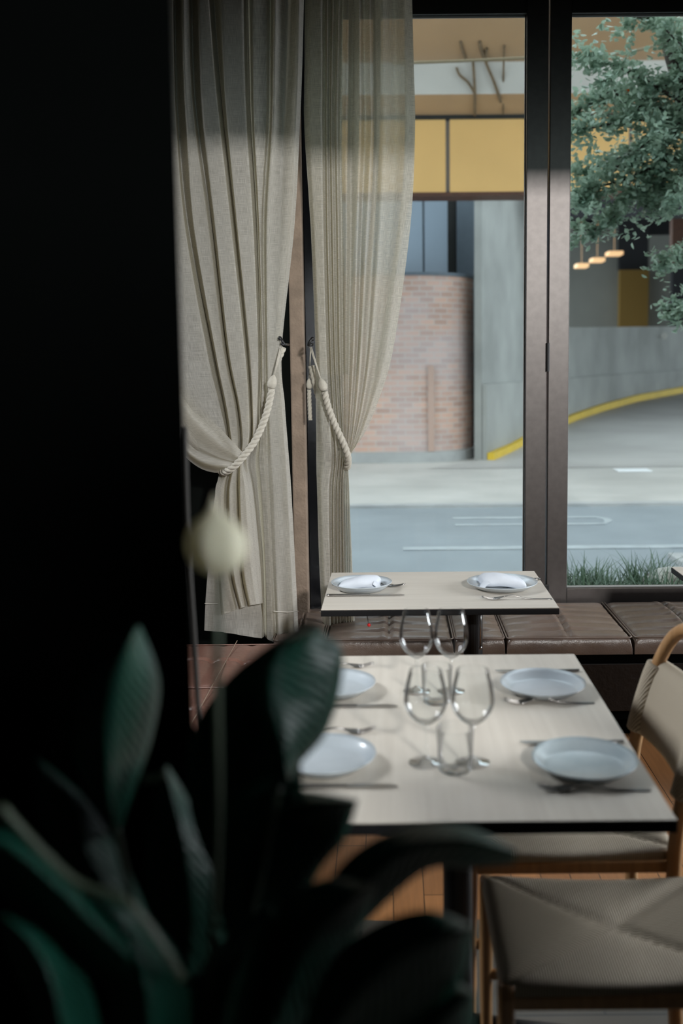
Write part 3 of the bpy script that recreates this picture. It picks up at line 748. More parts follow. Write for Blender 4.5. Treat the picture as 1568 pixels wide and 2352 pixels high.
for k in range(2600):
    x = P(1175 + 480 * rg.random() ** 1.0, 1345, Y=5.3).x
    c = P(1180, 1345, Y=5.3).x
    dens = 0.62 + 0.38 * math.sin(x * 14) * math.sin(x * 5 + 1)
    if rg.random() > dens: continue
    xc = P(1485, 1345, Y=5.3).x; xn = P(1300, 1345, Y=5.3).x
    if x < xn: continue
    if x > xc and rg.random() < .6: continue
    blade(gs, Vector((x, rg.uniform(5.08, 5.62), pz - .08)), rg.uniform(.15, .31) * (0.6 + .5 * dens), (rg.gauss(0, .5), rg.gauss(0, .5)), rg.uniform(.004, .008))
for k in range(14):
    blade(gs, Vector((P(1178, 1340, Y=5.3).x + rg.gauss(0, .02), 5.3, pz - .08)), rg.uniform(.08, .17), (rg.gauss(0, .3), rg.gauss(0, .3)), .004)
tag(gs.build('grass', M['grass_leaf']), 'strappy green grass growing in the planter outside the glass', 'grass', kind='stuff')
rk = MB(); q = P(1500, 1325, Y=5.6)
for i in range(9):
    for j in range(14): pass
rows = []
for i in range(9):
    th = PI * i / 8; row = []
    for j in range(16):
        ph = 2 * PI * j / 16; d = Vector((math.sin(th) * math.cos(ph), math.sin(th) * math.sin(ph), math.cos(th)))
        k = 1 + 0.25 * noise.noise(d * 1.7)
        row.append(Vector((q.x + .06, 5.5, pz - .03)) + Vector((d.x * .16, d.y * .11, d.z * .13)) * k)
    rows.append(row)
rk.grid(rows, closed=True)
tag(rk.build('rock', M['stone'], smooth=True), 'pale rounded rock among the grass in the planter', 'rock')

# ------------------------------------------------------------------ benches
SEAT = 0.45
Yfr = P(1300, 1457, h=SEAT).y; Ybk = 4.52
def cushion(w, d, h, mt, ribs=6, tuft=True):
    """local: centred in x and y, from 0 to h in z"""
    mb = MB(); n = 96; rows = []
    def warp(t): return math.copysign(1 - (1 - abs(t)) ** 1.6, t)
    for i in range(n + 1):
        v = warp(-1 + 2 * i / n); row = []
        for j in range(n + 1):
            u = warp(-1 + 2 * j / n)
            e = max(1 - abs(u) ** 26, 0) ** 0.28 * max(1 - abs(v) ** 26, 0) ** 0.28
            puff = 0.012 * (1 - u * u) * (1 - v * v) + 0.004 * (math.cos(u * 2.2) * math.cos(v * 2))
            dip = 0
            if tuft:
                dip += 0.010 * math.exp(-(u / 0.035) ** 2) * min(1, 3 * (1 - abs(v)))
                ph = (v + 1) / 2 * ribs
                rr = abs(ph - round(ph))
                dip += 0.016 * math.exp(-(rr / 0.13) ** 2) * math.exp(-abs(u) * 1.6) * (1 if 0.4 < ph < ribs - .4 else 0)
                dip -= 0.004 * math.exp(-((abs(u) - .09) / 0.05) ** 2)
            z = (h - 0.012) * e + (puff - dip) * min(1, e * 1.0)
            row.append(Vector((u * w / 2, v * d / 2, z)))
        rows.append(row)
    mb.grid(rows)
    return mb
bench = thing('window_bench', (0.6, (Yfr + Ybk) / 2, 0), 'dark banquette base running below the window', 'bench')
xb0, xb1 = P(768, 1450, Y=Yfr).x - 0.25, XR - 0.02
zb = SEAT - 0.088
MB().box(xb0, xb1, Yfr + 0.015, YW - 0.022, 0.08, zb).build('base', M['black_paint'], bench, world=True, bevel=0.004)
MB().box(xb0 + .02, xb1, Yfr + 0.07, YW - 0.03, 0.0, 0.08).build('toe_kick', M['black_paint'], bench, world=True)
for k in range(8):
    MB().box(-0.35 + k * .55, 0.10 + k * .55, Yfr + 0.005, Yfr + 0.0148, 0.12, zb - .04).build('front_panel', mat('dark_panel_leather', (0.02, 0.017, 0.015), 0.5, bump=.2, bscale=60, var=.4, vscale=8) if k == 0 else bpy.data.materials['dark_panel_leather'], bench, world=True, bevel=0.003)
dpt = Ybk - Yfr
def stitched(w, d, h, c, mt, label, group, name='seat_cushion', rz=0):
    t = thing(name, c, label, 'cushion', group, rz)
    cushion(w, d, h, mt).build('cover', mt, t, smooth=True)
    zz = h - 0.017
    L_ = [(-w / 2 + .004, -d / 2 + .003, zz), (w / 2 - .004, -d / 2 + .003, zz)]
    pts = [(-w / 2 + .002, d / 2 - .01, zz), (-w / 2 + .002, -d / 2 + .012, zz), (-w / 2 + .012, -d / 2 + .002, zz), (w / 2 - .012, -d / 2 + .002, zz), (w / 2 - .002, -d / 2 + .012, zz), (w / 2 - .002, d / 2 - .01, zz)]
    MB().tube(pts, 0.0032, 8).build('piping', mt, t, smooth=True)
    return t
xs = [P(1162, 1480, Y=Yfr).x, P(1455, 1480, Y=Yfr).x]
wseat = xs[1] - xs[0]
names = [((xs[0] - 2 * wseat + .20, xs[0] - wseat + .08 - .30), None)]
cs = [(-0.50, -0.292, 'narrow brown leather seat cushion at the left end, half under the curtain'), (-0.287, 0.243, 'brown leather seat cushion under the far table beside the curtain'), (0.248, xs[0] - .004, 'narrow brown leather seat cushion behind the far table pedestal'),
      (xs[0] + .003, xs[1] - .004, 'wide brown leather seat cushion at the far table corner, below the frame posts'), (xs[1] + .004, xs[1] + wseat, 'brown leather seat cushion beneath the second window, cut by the picture edge'), (xs[1] + wseat + .005, xs[1] + 2 * wseat, 'brown leather seat cushion furthest along the window bench')]
for x0, x1, lb in cs:
    stitched(x1 - x0, dpt, 0.088, ((x0 + x1) / 2, (Yfr + Ybk) / 2, zb + .001), M['leather'], lb, 'leather cushions on the window bench')
# side banquette at the left, running towards the camera
sx0, sx1 = -1.15, -0.46
sy1 = P(520, 1472, h=SEAT).y
sb = thing('side_bench', ((sx0 + sx1) / 2, 3.0, 0), 'dark banquette base along the left below the reddish cushions', 'bench')
MB().box(sx0, sx1 - .02, 1.7, sy1, 0.0, zb).build('base', M['black_paint'], sb, world=True)
sw = 0.52
for k in range(4):
    y1 = sy1 - k * (sw + .005)
    t = stitched(sw, sx1 - sx0, 0.088, ((sx0 + sx1) / 2, y1 - sw / 2, zb + .001), M['leather_red'], ['reddish brown leather cushion below the left curtain', 'second reddish leather cushion from the left curtain', 'third reddish leather cushion from the left curtain', 'reddish leather cushion furthest from the curtain, hidden by the plant'][k], 'leather cushions on the side bench', rz=PI / 2)
    # two tan stitched seams across the cushion
    for s_ in (-0.17, 0.17):
        MB().tube([(-.25, s_, .0905), (.25, s_, .0905)], 0.0015, 6).build('stitching', M['stitch'], t)

# ------------------------------------------------------------------ curtains
def lines_surface(lines, Y0, nu=7, nv=14, wob=0.0, seed=0):
    """lines: list of fold lines, each a list of (px, py, d) ; d = cm towards the viewer"""
    curves = []
    for l in lines:
        ctrl = [Vector((x, y, d)) for (x, y, d) in l]
        curves.append(catmull(ctrl, nv))
    nvv = len(curves[0]); cols = []
    uacc = 0; uvx = []
    nl = len(curves)
    cols = []
    for j in range(nl - 1):
        for k in range(nu + (1 if j == nl - 2 else 0)):
            t = k / nu
            s = (1 - math.cos(PI * t)) / 2
            cl_ = []
            for i in range(nvv):
                a, b = curves[j][i], curves[j + 1][i]
                cl_.append(Vector((a.x + (b.x - a.x) * (0.5 * t + 0.5 * s), a.y + (b.y - a.y) * t, a.z + (b.z - a.z) * s)))
            cols.append(cl_)
    pts = []; uvs = []
    nc = len(cols)
    acc = [0.0] * nc
    mid = nvv // 3
    W3 = [[None] * nvv for _ in range(nc)]
    for j in range(nc):
        for i in range(nvv):
            c = cols[j][i]
            d = c.z / 100 + 0.0035 * noise.noise(Vector((c.x * .03, c.y * .006, seed))) + 0.002 * noise.noise(Vector((c.x * .08, c.y * .02, seed + 5)))
            # place on the hanging plane first, then push along Y
            p = P(c.x, c.y, Y=Y0)
            p = Vector((p.x, Y0 - d, p.z))
            # keep the silhouette: follow the ray for x only
            p.x *= (Y0 - d) / Y0
            p.z = CAMH + (p.z - CAMH) * (Y0 - d) / Y0
            W3[j][i] = p
    for j in range(1, nc):
        acc[j] = acc[j - 1] + (W3[j][mid] - W3[j - 1][mid]).length
    mb = MB()
    for i in range(nvv):
        for j in range(nc):
            mb.v.append(W3[j][i]); uvs.append((acc[j], W3[j][i].z))
    for i in range(nvv - 1):
        for j in range(nc - 1):
            a = i * nc + j; mb.f.append((a, a + 1, a + nc + 1, a + nc))
    return mb, uvs

def L10(xs, ys, ds): return list(zip(xs, ys, ds))
ysL = [-90, 150, 300, 520, 800, 930, 1010, 1060, 1130, 1300]
Z10 = [1] * 10
def ln(xs, ds, ybot, ys=None, ytie=None):
    y = list(ys or ysL)
    if ytie: y[5], y[6], y[7] = ytie
    return [(x, yy, d) for x, yy, d in zip(xs, y + [ybot], ds)]
left = [
  ln([300, 310, 320, 340, 372, 398, 440, 508, 494, 500, 505], [-5, -5, -5, -4, 0, 2, 1, 0, 0, 0, 0], 1413, ytie=(960, 1050, 1080)),
  ln([340, 345, 352, 372, 392, 402, 440, 515, 500, 505, 515], [0, 0, 0, 1, 5, 8, 8, 3, 2, 2, 3], 1410, ytie=(900, 1010, 1072)),
  ln([378, 385, 393, 405, 425, 445, 480, 525, 508, 512, 530], [4, 4, 4, 4, 5, 7, 6, 4, 4, 4, 1], 1406, ytie=(905, 1000, 1066)),
  ln([396, 399, 405, 424, 472, 500, 518, 530, 514, 520, 540], [4, 4, 4, 4, 4, 4, 4, 4, 4, 4, 3], 1400, ytie=(915, 990, 1060)),
  ln([400, 403, 410, 432, 488, 514, 526, 534, 520, 528, 548], [-5, -5, -5, -5, -5, -4, -3, 1, -2, -3, -3], 1398),
  ln([420, 424, 432, 448, 494, 520, 532, 539, 528, 535, 555], [4, 4, 4, 4, 4, 4, 4, 4, 5, 5, 5], 1396),
  ln([432, 436, 448, 478, 512, 538, 546, 544, 542, 548, 562], [3, 3, 3, 3, 3, 3, 3, 4, 4, 4, 4], 1394),
  ln([438, 443, 455, 487, 520, 545, 553, 548, 546, 552, 568], [-4, -4, -4, -4, -4, -3, -2, 1, -3, -4, -3], 1392),
  ln([455, 463, 472, 496, 526, 550, 558, 552, 552, 560, 575], [4, 4, 4, 4, 4, 4, 4, 4, 5, 5, 5], 1390),
  ln([472, 490, 505, 530, 560, 570, 570, 556, 562, 575, 588], [4, 4, 4, 4, 4, 4, 4, 4, 5, 5, 4], 1388),
  ln([484, 502, 516, 541, 570, 578, 576, 560, 572, 588, 598], [-6, -6, -6, -6, -6, -5, -3, 1, 3, 3, 2], 1387),
  ln([505, 514, 524, 545, 572, 580, 580, 566, 580, 597, 603], [4, 4, 4, 4, 3, 3, 3, 2, 2, 2, 1], 1385),
  ln([556, 560, 566, 580, 592, 590, 587, 576, 586, 602, 605], [4, 4, 4, 4, 2, 2, 0, -2, -3, -3, -3], 1440),
  ln([568, 572, 577, 590, 598, 595, 592, 586, 592, 604, 607], [-5, -5, -5, -5, -4, -4, -4, -4, -5, -6, -6], 1460),
  ln([580, 582, 585, 595, 602, 600, 598, 596, 602, 610, 614], [4, 4, 4, 3, 2, 1, 0, 0, 0, 0, 0], 1468),
  ln([612, 612, 610, 600, 606, 606, 606, 606, 612, 620, 628], [3, 3, 3, 2, 1, 1, 1, 1, 1, 1, 2], 1475),
  ln([620, 619, 616, 604, 608, 610, 612, 614, 618, 626, 634], [-2, -2, -2, -2, -1, -1, -1, 0, 0, 0, -1], 1472),
  ln([632, 630, 626, 614, 615, 618, 621, 624, 628, 634, 640], [4, 4, 4, 3, 2, 2, 2, 2, 2, 2, 3], 1468),
  ln([662, 656, 650, 643, 632, 636, 640, 644, 648, 654, 660], [-1.5, -1, 0, 1, 1.5, 1.5, 1.5, 1.5, 1.5, 1.5, 0], 1466),
  ln([688, 684, 678, 667, 641, 647, 652, 656, 660, 668, 676], [3, 3, 3, 3, 2, 2, 2, 2, 2, 2, 2.5], 1464),
  ln([700, 694, 688, 676, 647, 654, 660, 664, 669, 678, 686], [0, 0, 0, 0, 0, 0, 0, 0, 0, 0, 0], 1462)]
YCL = 4.02
cu = thing('curtain', P(560, 1470, Y=YCL), 'wide beige linen curtain tied back beside the black pillar', 'curtain', 'linen curtains tied back by rope')
mb, uvs = lines_surface(left, YCL, seed=1)
mb.build('drape', M['linen'], cu, smooth=True, world=True, uvs=uvs)
swag = [
  [(352, 640, -2), (392, 790, 1), (432, 905, 4), (500, 978, 5), (562, 1044, 4)],
  [(350, 740, 4), (392, 870, 8), (436, 955, 10), (500, 1015, 9), (554, 1055, 6)],
  [(352, 860, 5), (396, 958, 7), (440, 1012, 7.5), (495, 1046, 7), (548, 1062, 5)],
  [(356, 900, 3), (400, 978, 5), (444, 1030, 6), (495, 1053, 6), (545, 1065, 4.5)],
  [(360, 940, 5), (404, 1006, 8), (448, 1050, 8.5), (494, 1068, 8), (540, 1070, 5)],
  [(366, 980, 0), (410, 1034, 2), (452, 1071, 3), (490, 1085, 3), (528, 1082, 2)]]
mb, uvs = lines_surface(swag, YCL, nu=8, nv=16, seed=4)
mb.build('swag_fold', M['linen'], cu, smooth=True, world=True, uvs=[(v, u) for u, v in uvs])
# inner layer of the tied tail with its hem
tail = [
  [(507, 1070, 1), (492, 1150, 1), (478, 1300, 1), (472, 1380, 1), (469, 1448, 1)],
  [(512, 1070, 1), (500, 1150, 2), (492, 1300, 3), (490, 1380, 3), (489, 1450, 3)],
  [(520, 1070, -2), (515, 1150, -3), (508, 1300, -2), (508, 1380, 0), (512, 1452, 1)],
  [(530, 1070, -2), (532, 1150, -3), (540, 1300, -3), (545, 1390, -1), (548, 1458, 2)],
  [(540, 1070, -2), (550, 1150, -3), (570, 1300, -4), (578, 1390, -1), (582, 1464, 2)],
  [(550, 1070, -2), (568, 1150, -3), (590, 1300, -4), (600, 1390, -2), (601, 1466, 0)],
  [(555, 1070, -2), (575, 1150, -4), (598, 1300, -6), (606, 1390, -5), (606, 1462, -4)]]
mb, uvs = lines_surface(tail, YCL, nv=20, seed=2)
mb.build('tail', M['linen'], cu, smooth=True, world=True, uvs=uvs)
def hem(parent, pts, Y0, d):
    ps = [P(x, y, Y=Y0 - d / 100) for x, y in pts]
    MB().tube(catmull(ps, 5), 0.0016, 6).build('hem_stitch', mat('hem_thread', (0.5, 0.48, 0.43), 0.8) if 'hem_thread' not in bpy.data.materials else bpy.data.materials['hem_thread'], parent, world=True)

right = [
  ln([700, 699, 699, 713, 724, 725, 726, 726, 728, 733, 741], [-1] * 11, 1447),
  ln([715, 713, 712, 722, 733, 737, 741, 743, 738, 744, 748], [1.5, 1.5, 1.5, 1.5, 2, 2, 2, 2, 2, 2, 2], 1449),
  ln([738, 738, 738, 741, 748, 754, 758, 760, 753, 756, 758], [2] * 11, 1448),
  ln([745, 746, 746, 748, 755, 761, 766, 767, 761, 762, 763], [-1.5] * 11, 1446),
  ln([752, 751, 750, 752, 759, 765, 770, 771, 766, 766, 767], [1.6] * 11, 1448),
  ln([760, 757, 756, 759, 764, 770, 776, 776, 770, 770, 771], [-1.2] * 11, 1445),
  ln([766, 762, 761, 764, 769, 775, 780, 780, 774, 774, 775], [1.5] * 11, 1447),
  ln([774, 769, 767, 771, 774, 780, 784, 783, 777, 777, 778], [-1.2] * 11, 1444),
  ln([780, 775, 773, 776, 780, 784, 788, 786, 781, 781, 782], [1.5] * 11, 1446),
  ln([788, 784, 781, 784, 787, 789, 791, 788, 784, 785, 786], [-1.5] * 11, 1443),
  ln([800, 797, 794, 795, 794, 794, 794, 791, 787, 789, 790], [1.5] * 11, 1445),
  ln([812, 809, 806, 806, 802, 799, 797, 792, 790, 792, 793], [-1.5] * 11, 1442),
  ln([824, 826, 826, 820, 812, 805, 800, 794, 793, 795, 796], [2.2, 2.2, 2.2, 2.2, 2.2, 2, 1.6, 1, 1.5, 1.5, 1.5], 1444),
  ln([834, 836, 838, 830, 820, 811, 804, 795, 795, 797, 799], [-2, -2, -2, -2, -2, -1, -1, 0, -1, -1, -1], 1441),
  ln([848, 850, 852, 842, 828, 818, 808, 796, 797, 800, 802], [2, 2, 2, 2, 2, 2, 1.6, 1, 1.5, 1.5, 1.5], 1443),
  ln([860, 862, 864, 858, 842, 826, 811, 797, 799, 802, 804], [-2, -2, -2, -2, -2, -1, -1, 0, -1, -1, -1], 1440),
  ln([876, 878, 880, 872, 850, 832, 814, 798, 800, 804, 807], [1.8, 1.8, 1.8, 1.8, 1.8, 1.6, 1.2, 1, 1.2, 1.2, 1.2], 1441),
  ln([902, 906, 908, 896, 866, 842, 818, 799, 801, 806, 810], [-0.6, -.6, -.6, -.6, -1, -1, -.5, 0, -1, -1, -1], 1439),
  ln([926, 930, 932, 920, 886, 852, 824, 800, 802, 807, 812], [1.8, 1.8, 1.8, 1.8, 1.6, 1.6, 1.2, 1, 1, 1, 1], 1438),
  ln([944, 950, 953, 942, 903, 866, 834, 803, 802, 809, 815], [0, 0, 0, 0, 0, 0, 0, 0, 0, 0, 0], 1437, ytie=(928, 1000, 1040))]
YCR = 4.17
cr_ = thing('curtain', P(760, 1447, Y=YCR), 'narrow beige linen curtain tied back against the window glass', 'curtain', 'linen curtains tied back by rope')
mb, uvs = lines_surface(right, YCR, nu=5, seed=3)
mb.build('drape', M['linen_sheer'], cr_, smooth=True, world=True, uvs=uvs)
for k, (xs_q, hb_) in enumerate((([704, 704, 706, 722, 728], [752, 752, 753, 765, 772]), ([752, 753, 757, 765, 772], [786, 786, 785, 790, 792]), ([800, 800, 797, 794, 793], [825, 825, 822, 808, 800]), ([856, 857, 856, 838, 815], [873, 874, 868, 848, 820]), ([926, 929, 926, 895, 860], [942, 948, 946, 905, 866]))):
    yq = [-90, 150, 400, 650, 860]
    ll = []
    for t in (0, .34, .67, 1):
        ll.append([(a + (b - a) * t, y, -3.2 + (0.6 if t in (.34,) else 0)) for a, b, y in zip(xs_q, hb_, yq)])
    mb, uvs = lines_surface(ll, YCR, nu=3, seed=9 + k)
    mb.build('folded_layer', M['linen'], cr_, smooth=True, world=True, uvs=uvs)
hem(cr_, [(734, 1405), (745, 1408)], YCR, 2.5)
hem(cu, [(470, 1386), (480, 1387), (500, 1387)], YCL, 4)
hem(cu, [(628, 1404), (640, 1405), (660, 1406), (685, 1404)], YCL, 3.3)

def tieback(pts, knob, hook, Y0, label, side):
    """pts: (px, py, d cm)"""
    ps = [P(x, y, Y=Y0 - d / 100) for x, y, d in pts]
    t = thing('rope_tieback', P(hook[0], hook[1], Y=Y0), label, 'tieback', 'rope tiebacks')
    cp = catmull(ps, 26)
    # even resampling along the path
    MB().tube(cp, 0.0135, 30, lobes=3, twist=2 * PI / 0.066, amp=0.30).build('rope', M['rope'], t, world=True, smooth=True)
    k0 = P(knob[0], knob[1], Y=Y0 - knob[2] / 100)
    ax = (P(hook[0], hook[1], Y=Y0 - knob[2] / 100) - k0).normalized()
    q = Vector((0, 0, 1)).rotation_difference(ax).to_matrix()
    MB().lathe([(0.001, -.026), (.012, -.025), (.0175, -.017), (.0195, -.004), (.017, .010), (.011, .021), (.005, .028), (.0012, .032)], 28, k0, q).build('knob', M['rope'], t, world=True, smooth=True)
    for s in (-.003, .003):
        h_ = P(hook[0], hook[1], Y=Y0 - knob[2] / 100 + .03)
        MB().tube([k0 + ax * .028, h_ + Vector((s, 0, 0))], 0.0028, 8).build('cord_loop', M['rope'], t, world=True, smooth=True)
    return t
tieback([(624, 893, 7), (621, 910, 7), (613, 945, 7), (600, 982, 7), (582, 1018, 8), (560, 1047, 9), (540, 1069, 9), (522, 1082, 7), (509, 1084, 3), (505, 1070, -2), (520, 1040, -8), (560, 980, -9), (600, 900, -9), (636, 830, -7), (650, 797, -7)], (625, 878, 7), (646, 796), YCL, 'twisted cotton rope tieback around the wide curtain', -1)
tieback([(745, 900, 5), (749, 918, 5), (757, 945, 5), (770, 978, 5), (784, 1008, 5), (794, 1032, 4.5), (799, 1050, 3.5), (799, 1066, 1), (793, 1072, -2), (775, 1030, -4), (748, 960, -5), (728, 900, -5), (715, 840, -4)], (740, 884, 5), (713, 797), YCR, 'twisted cotton rope tieback around the narrow curtain by the glass', 1)
# solid rope end in place of the rope's reflection in the black jamb
rope_reflection = thing('rope_tieback', P(711, 800, Y=YCR + .05), 'solid rope end standing in for the rope reflection in the dark gap between curtains', 'tieback', 'rope tiebacks')
ps = [P(x, y, Y=YCR + .06) for x, y in ((710, 895), (710, 915), (711, 940), (712, 965))]
MB().tube(catmull(ps, 20), 0.0085, 24, lobes=3, twist=2 * PI / 0.05, amp=0.3).build('rope', M['rope'], rope_reflection, world=True, smooth=True)
k0 = P(710, 882, Y=YCR + .06)
MB().lathe([(0.001, -.022), (.009, -.021), (.0125, -.013), (.0135, -.002), (.011, .010), (.007, .018), (.001, .026)], 24, k0).build('knob', M['rope'], rope_reflection, world=True, smooth=True)
MB().tube([k0 + Vector((0, 0, .02)), P(713, 800, Y=YCR + .06)], 0.0025, 8).build('cord_loop', M['rope'], rope_reflection, world=True)
def hook(px, py, Y, label, s):
    c = P(px, py, Y=Y); mb = MB()
    pts = [c + Vector((0, .06 if Y > 4.1 else .25, .004)), c + Vector((0, 0, .004)), c + Vector((s * .010, -.014, 0)), c + Vector((s * .006, -.020, .012)), c + Vector((0, -.018, .022)), c + Vector((-s * .006, -.012, .026))]
    mb.tube(catmull(pts, 6), 0.0055, 12)
    mb.lathe([(0.0005, -.009), (.007, -.006), (.009, 0), (.007, .006), (.0005, .009)], 16, pts[-1])
    return tag(mb.build('curtain_hook', M['black_metal'], smooth=True), label, 'hook', 'black curtain hooks')
hook(647, 792, YCL - .02, 'black hook holding the wide curtain rope left of the post', 1)
hook(715, 793, YCR - .02, 'black hook holding the narrow curtain rope right of the post', -1)

# ------------------------------------------------------------------ tables
TH = 0.75
def table(x0, x1, y0, y1, label, woodmat, peds, group):
    t = thing('dining_table', ((x0 + x1) / 2, (y0 + y1) / 2, 0), label, 'table', group)
    MB().box(x0 + .001, x1 - .001, y0 + .001, y1 - .001, TH - 0.003, TH).build('tabletop', woodmat, t, world=True, bevel=0.0012)
    MB().box(x0, x1, y0, y1, TH - 0.024, TH - 0.0031).build('table_edge', M['edge_black'], t, world=True, bevel=0.002)
    for (px, py) in peds:
        MB().tube([(px, py, 0.03), (px, py, TH - .03)], 0.034, 24).build('pedestal', M['black_metal'], t, world=True, smooth=False)
        MB().box(px - .17, px + .17, py - .03, py + .03, TH - .036, TH - .0245).box(px - .03, px + .03, py - .17, py + .17, TH - .0362, TH - .0246).build('bracket', M['black_metal'], t, world=True)
        f = MB()
        for a in range(4):
            d = Vector((math.cos(a * PI / 2 + .0), math.sin(a * PI / 2 + .0), 0))
            f.tube([Vector((px, py, .045)), Vector((px, py, .03)) + d * .14, Vector((px, py, .018)) + d * .27], [.024, .018, .014], 12)
        f.build('base_foot', M['black_metal'], t, world=True, smooth=True)
    return t
f1 = P(1561, 1888, h=TH); k1 = P(1319, 1504, h=TH)
tx1 = (f1.x + k1.x) / 2; ty0 = P(1100, 1888, h=TH).y; ty1 = P(1050, 1504, h=TH).y
tx0 = tx1 - (tx1 + 0.235)
table(tx0, tx1, ty0, ty1, 'long pale oak dining table set for four in the foreground', M['table_oak'], [(0.14, ty0 + .45)], 'pale oak dining tables')
ux0 = (P(735, 1398, h=TH).x + P(763, 1313, h=TH).x) / 2; ux1 = (P(1283, 1398, h=TH).x + P(1231, 1313, h=TH).x) / 2
uy0 = P(1000, 1398, h=TH).y; uy1 = P(1000, 1313, h=TH).y
table(ux0, ux1, uy0, uy1, 'small pale oak table set for two at the window bench', M['table_oak_x'], [(P(1086, 1450, Y=uy0 + .25).x, uy0 + .25)], 'pale oak dining tables')
q = P(1541, 1302, h=TH)
table(q.x, q.x + .78, q.y - .58, q.y, 'third oak table with only its dark left corner showing at the picture edge', M['table_oak_x'], [(q.x + .4, q.y - .29)], 'pale oak dining tables')
print('tables', tx0, tx1, ty0, ty1, '|', ux0, ux1, uy0, uy1, 'bench', Yfr, 'kerb', Yk, 'brick', Yb, 'head', zh, 'sill', zs)
# clamp with bead cord under the small table
q = P(838, 1408, Y=uy0 + .12)
bc = thing('bead_cord', (q.x, q.y, TH - .07), 'beaded cord with a red bead hanging under the small table', 'cord')
MB().box(q.x - .022, q.x + .022, q.y - .03, q.y + .03, TH - .033, TH - .0245).build('clamp', M['black_metal'], bc, world=True, bevel=.002)
a = Vector((q.x + .002, q.y, TH - .033)); b = P(847, 1433, Y=q.y)
ch = MB()
for k in range(14):
    ch.lathe([(0.0003, -.0022), (.0018, -.0012), (.0022, 0), (.0018, .0012), (.0003, .0022)], 10, a.lerp(b, k / 13))
ch.build('chain', M['steel'], bc, world=True, smooth=True)
MB().lathe([(0.0003, -.0065), (.0045, -.0045), (.0065, 0), (.0045, .0045), (.0003, .0065)], 20, b + Vector((0, 0, -.004))).build('bead', M['red_bead'], bc, world=True, smooth=True)
# steel rod beside the pedestal
q = P(1103, 1410, Y=uy0 + .18); q2 = P(1103, 1488, Y=uy0 + .18)
tag(MB().tube([(q.x, q.y, TH - .0246), (q.x, q.y, q2.z)], .0032, 12).lathe([(.0005, -.006), (.005, -.004), (.005, .004), (.0005, .006)], 12, (q.x, q.y, q2.z)).build('steel_rod', M['steel'], smooth=True), 'thin bright steel rod hanging beside the small table pedestal', 'rod')

# ------------------------------------------------------------------ tableware
def make_plate(name, r, mt, label, group, deep=0.018):
    t = thing(name, (0, 0, 0), label, 'plate', group)
    prof = [(0.001, .004), (r * .72, .004), (r * .80, .006), (r * .92, deep * .72), (r, deep + .003), (r * 1.002, deep + .0015), (r * .98, deep - .001), (r * .72, .0005), (r * .60, 0.0), (r * .58, .0012), (0.001, .0012)]
    MB().lathe(prof, 72).build('dish', mt, t, smooth=True)
    return t
def place(o, p, rz=0, label=None):
    o.location = p; o.rotation_euler = (0, 0, rz)
    if label: o['label'] = label
    return o
def on(px, py, h): return P(px, py, h=h)
pz_ = 0.775
def plate_at(px, py, wpx, mt, label, group, deep=.018):
    q = on(px, py, TH + deep)
    r = wpx * q.y / FPX / 2
    t = make_plate('plate', r, mt, label, group, deep); t.location = (q.x, q.y, TH + .0002); return t
pA = plate_at(1342, 1741, 250, M['ceramic_spk'], 'mottled grey plate at the near corner beside the woven chairs', 'plates on the long table', .022)
pB = plate_at(1246, 1567, 201, M['ceramic'], 'pale plate at the far chair side of the long table', 'plates on the long table', .022)
pC = plate_at(748, 1731, 240, M['ceramic'], 'pale plate at the near side, partly behind the big dark leaf', 'plates on the long table', .022)
pD = plate_at(768, 1567, 194, M['ceramic'], 'pale plate at the far side, half hidden by the big dark leaf', 'plates on the long table', .022)
pE = plate_at(830, 1337, 142, M['ceramic'], 'small white plate with a napkin on the curtain side of the small table', 'plates on the small table', .026)
pF = plate_at(1153, 1336, 164, M['ceramic'], 'white plate with a napkin at the free corner of the small table', 'plates on the small table', .022)

def make_napkin(label, flip, s=1.0):
    t = thing('napkin', (0, 0, 0), label, 'napkin', 'folded napkins')
    mb = MB()
    # folded layers: a soft envelope whose open front edge rolls under
    prof = [(-.050, .006), (-.048, .001), (-.030, 0.0), (.00, .0), (.035, .001), (.046, .006), (.042, .013), (.02, .014), (-.02, .013), (-.038, .012), (-.036, .018), (-.02, .021), (.02, .022), (.044, .020), (.054, .012), (.056, .004), (.060, .006), (.060, .014), (.050, .025), (.02, .030), (-.02, .029), (-.044, .023), (-.054, .014)]
    n = 22; rows = []
    for i in range(n + 1):
        u = -1 + 2 * i / n
        taper = 1 - 0.16 * max(0, u) ** 2 - .1 * (abs(u) ** 8)
        lift = .004 * math.sin(u * 3 + 1) + .010 * max(0, u - .55) ** 1
        row = []
        for k, (y, z) in enumerate(prof):
            e = 1 - .45 * abs(u) ** 10
            row.append(Vector((u * .078 * s * flip + .012 * (y / .05) * flip * .6, (y * taper) * s + .006 * u, z * e * s * 1.3 * (1 + .12 * math.sin(u * 2 + k)) + lift)))
        rows.append(row)
    mb.grid(rows, closed=True)
    i = len(mb.v) - len(prof)
    mb.f.append(tuple(range(len(prof) - 1, -1, -1))); mb.f.append(tuple(i + k for k in range(len(prof))))
    mb.build('folded_cloth', M['napkin'], t, smooth=True, sub=1)
    # loose corner draping over the end
    cm = []
    for a_ in range(9):
        v = a_ / 8; row = []
        for b_2 in range(7):
            w = b_2 / 6
            row.append(Vector((flip * (.050 + .026 * v + .008 * math.sin(w * 3)) * s, (-.052 + .085 * w * (1 - .35 * v)) * s, (.032 - .026 * v ** 1.5 - .012 * (1 - w) ** 2 + .003 * math.sin(6 * w)) * s)))
        cm.append(row)
    o = MB().grid(cm).build('loose_corner', M['napkin'], t, smooth=True, sub=1)
    so = o.modifiers.new('thick', 'SOLIDIFY'); so.thickness = .002
    return t
nE = make_napkin('white folded napkin lying on the curtain side plate', 1, .92)
nE.location = pE.location + Vector((-.006, .006, .0065))
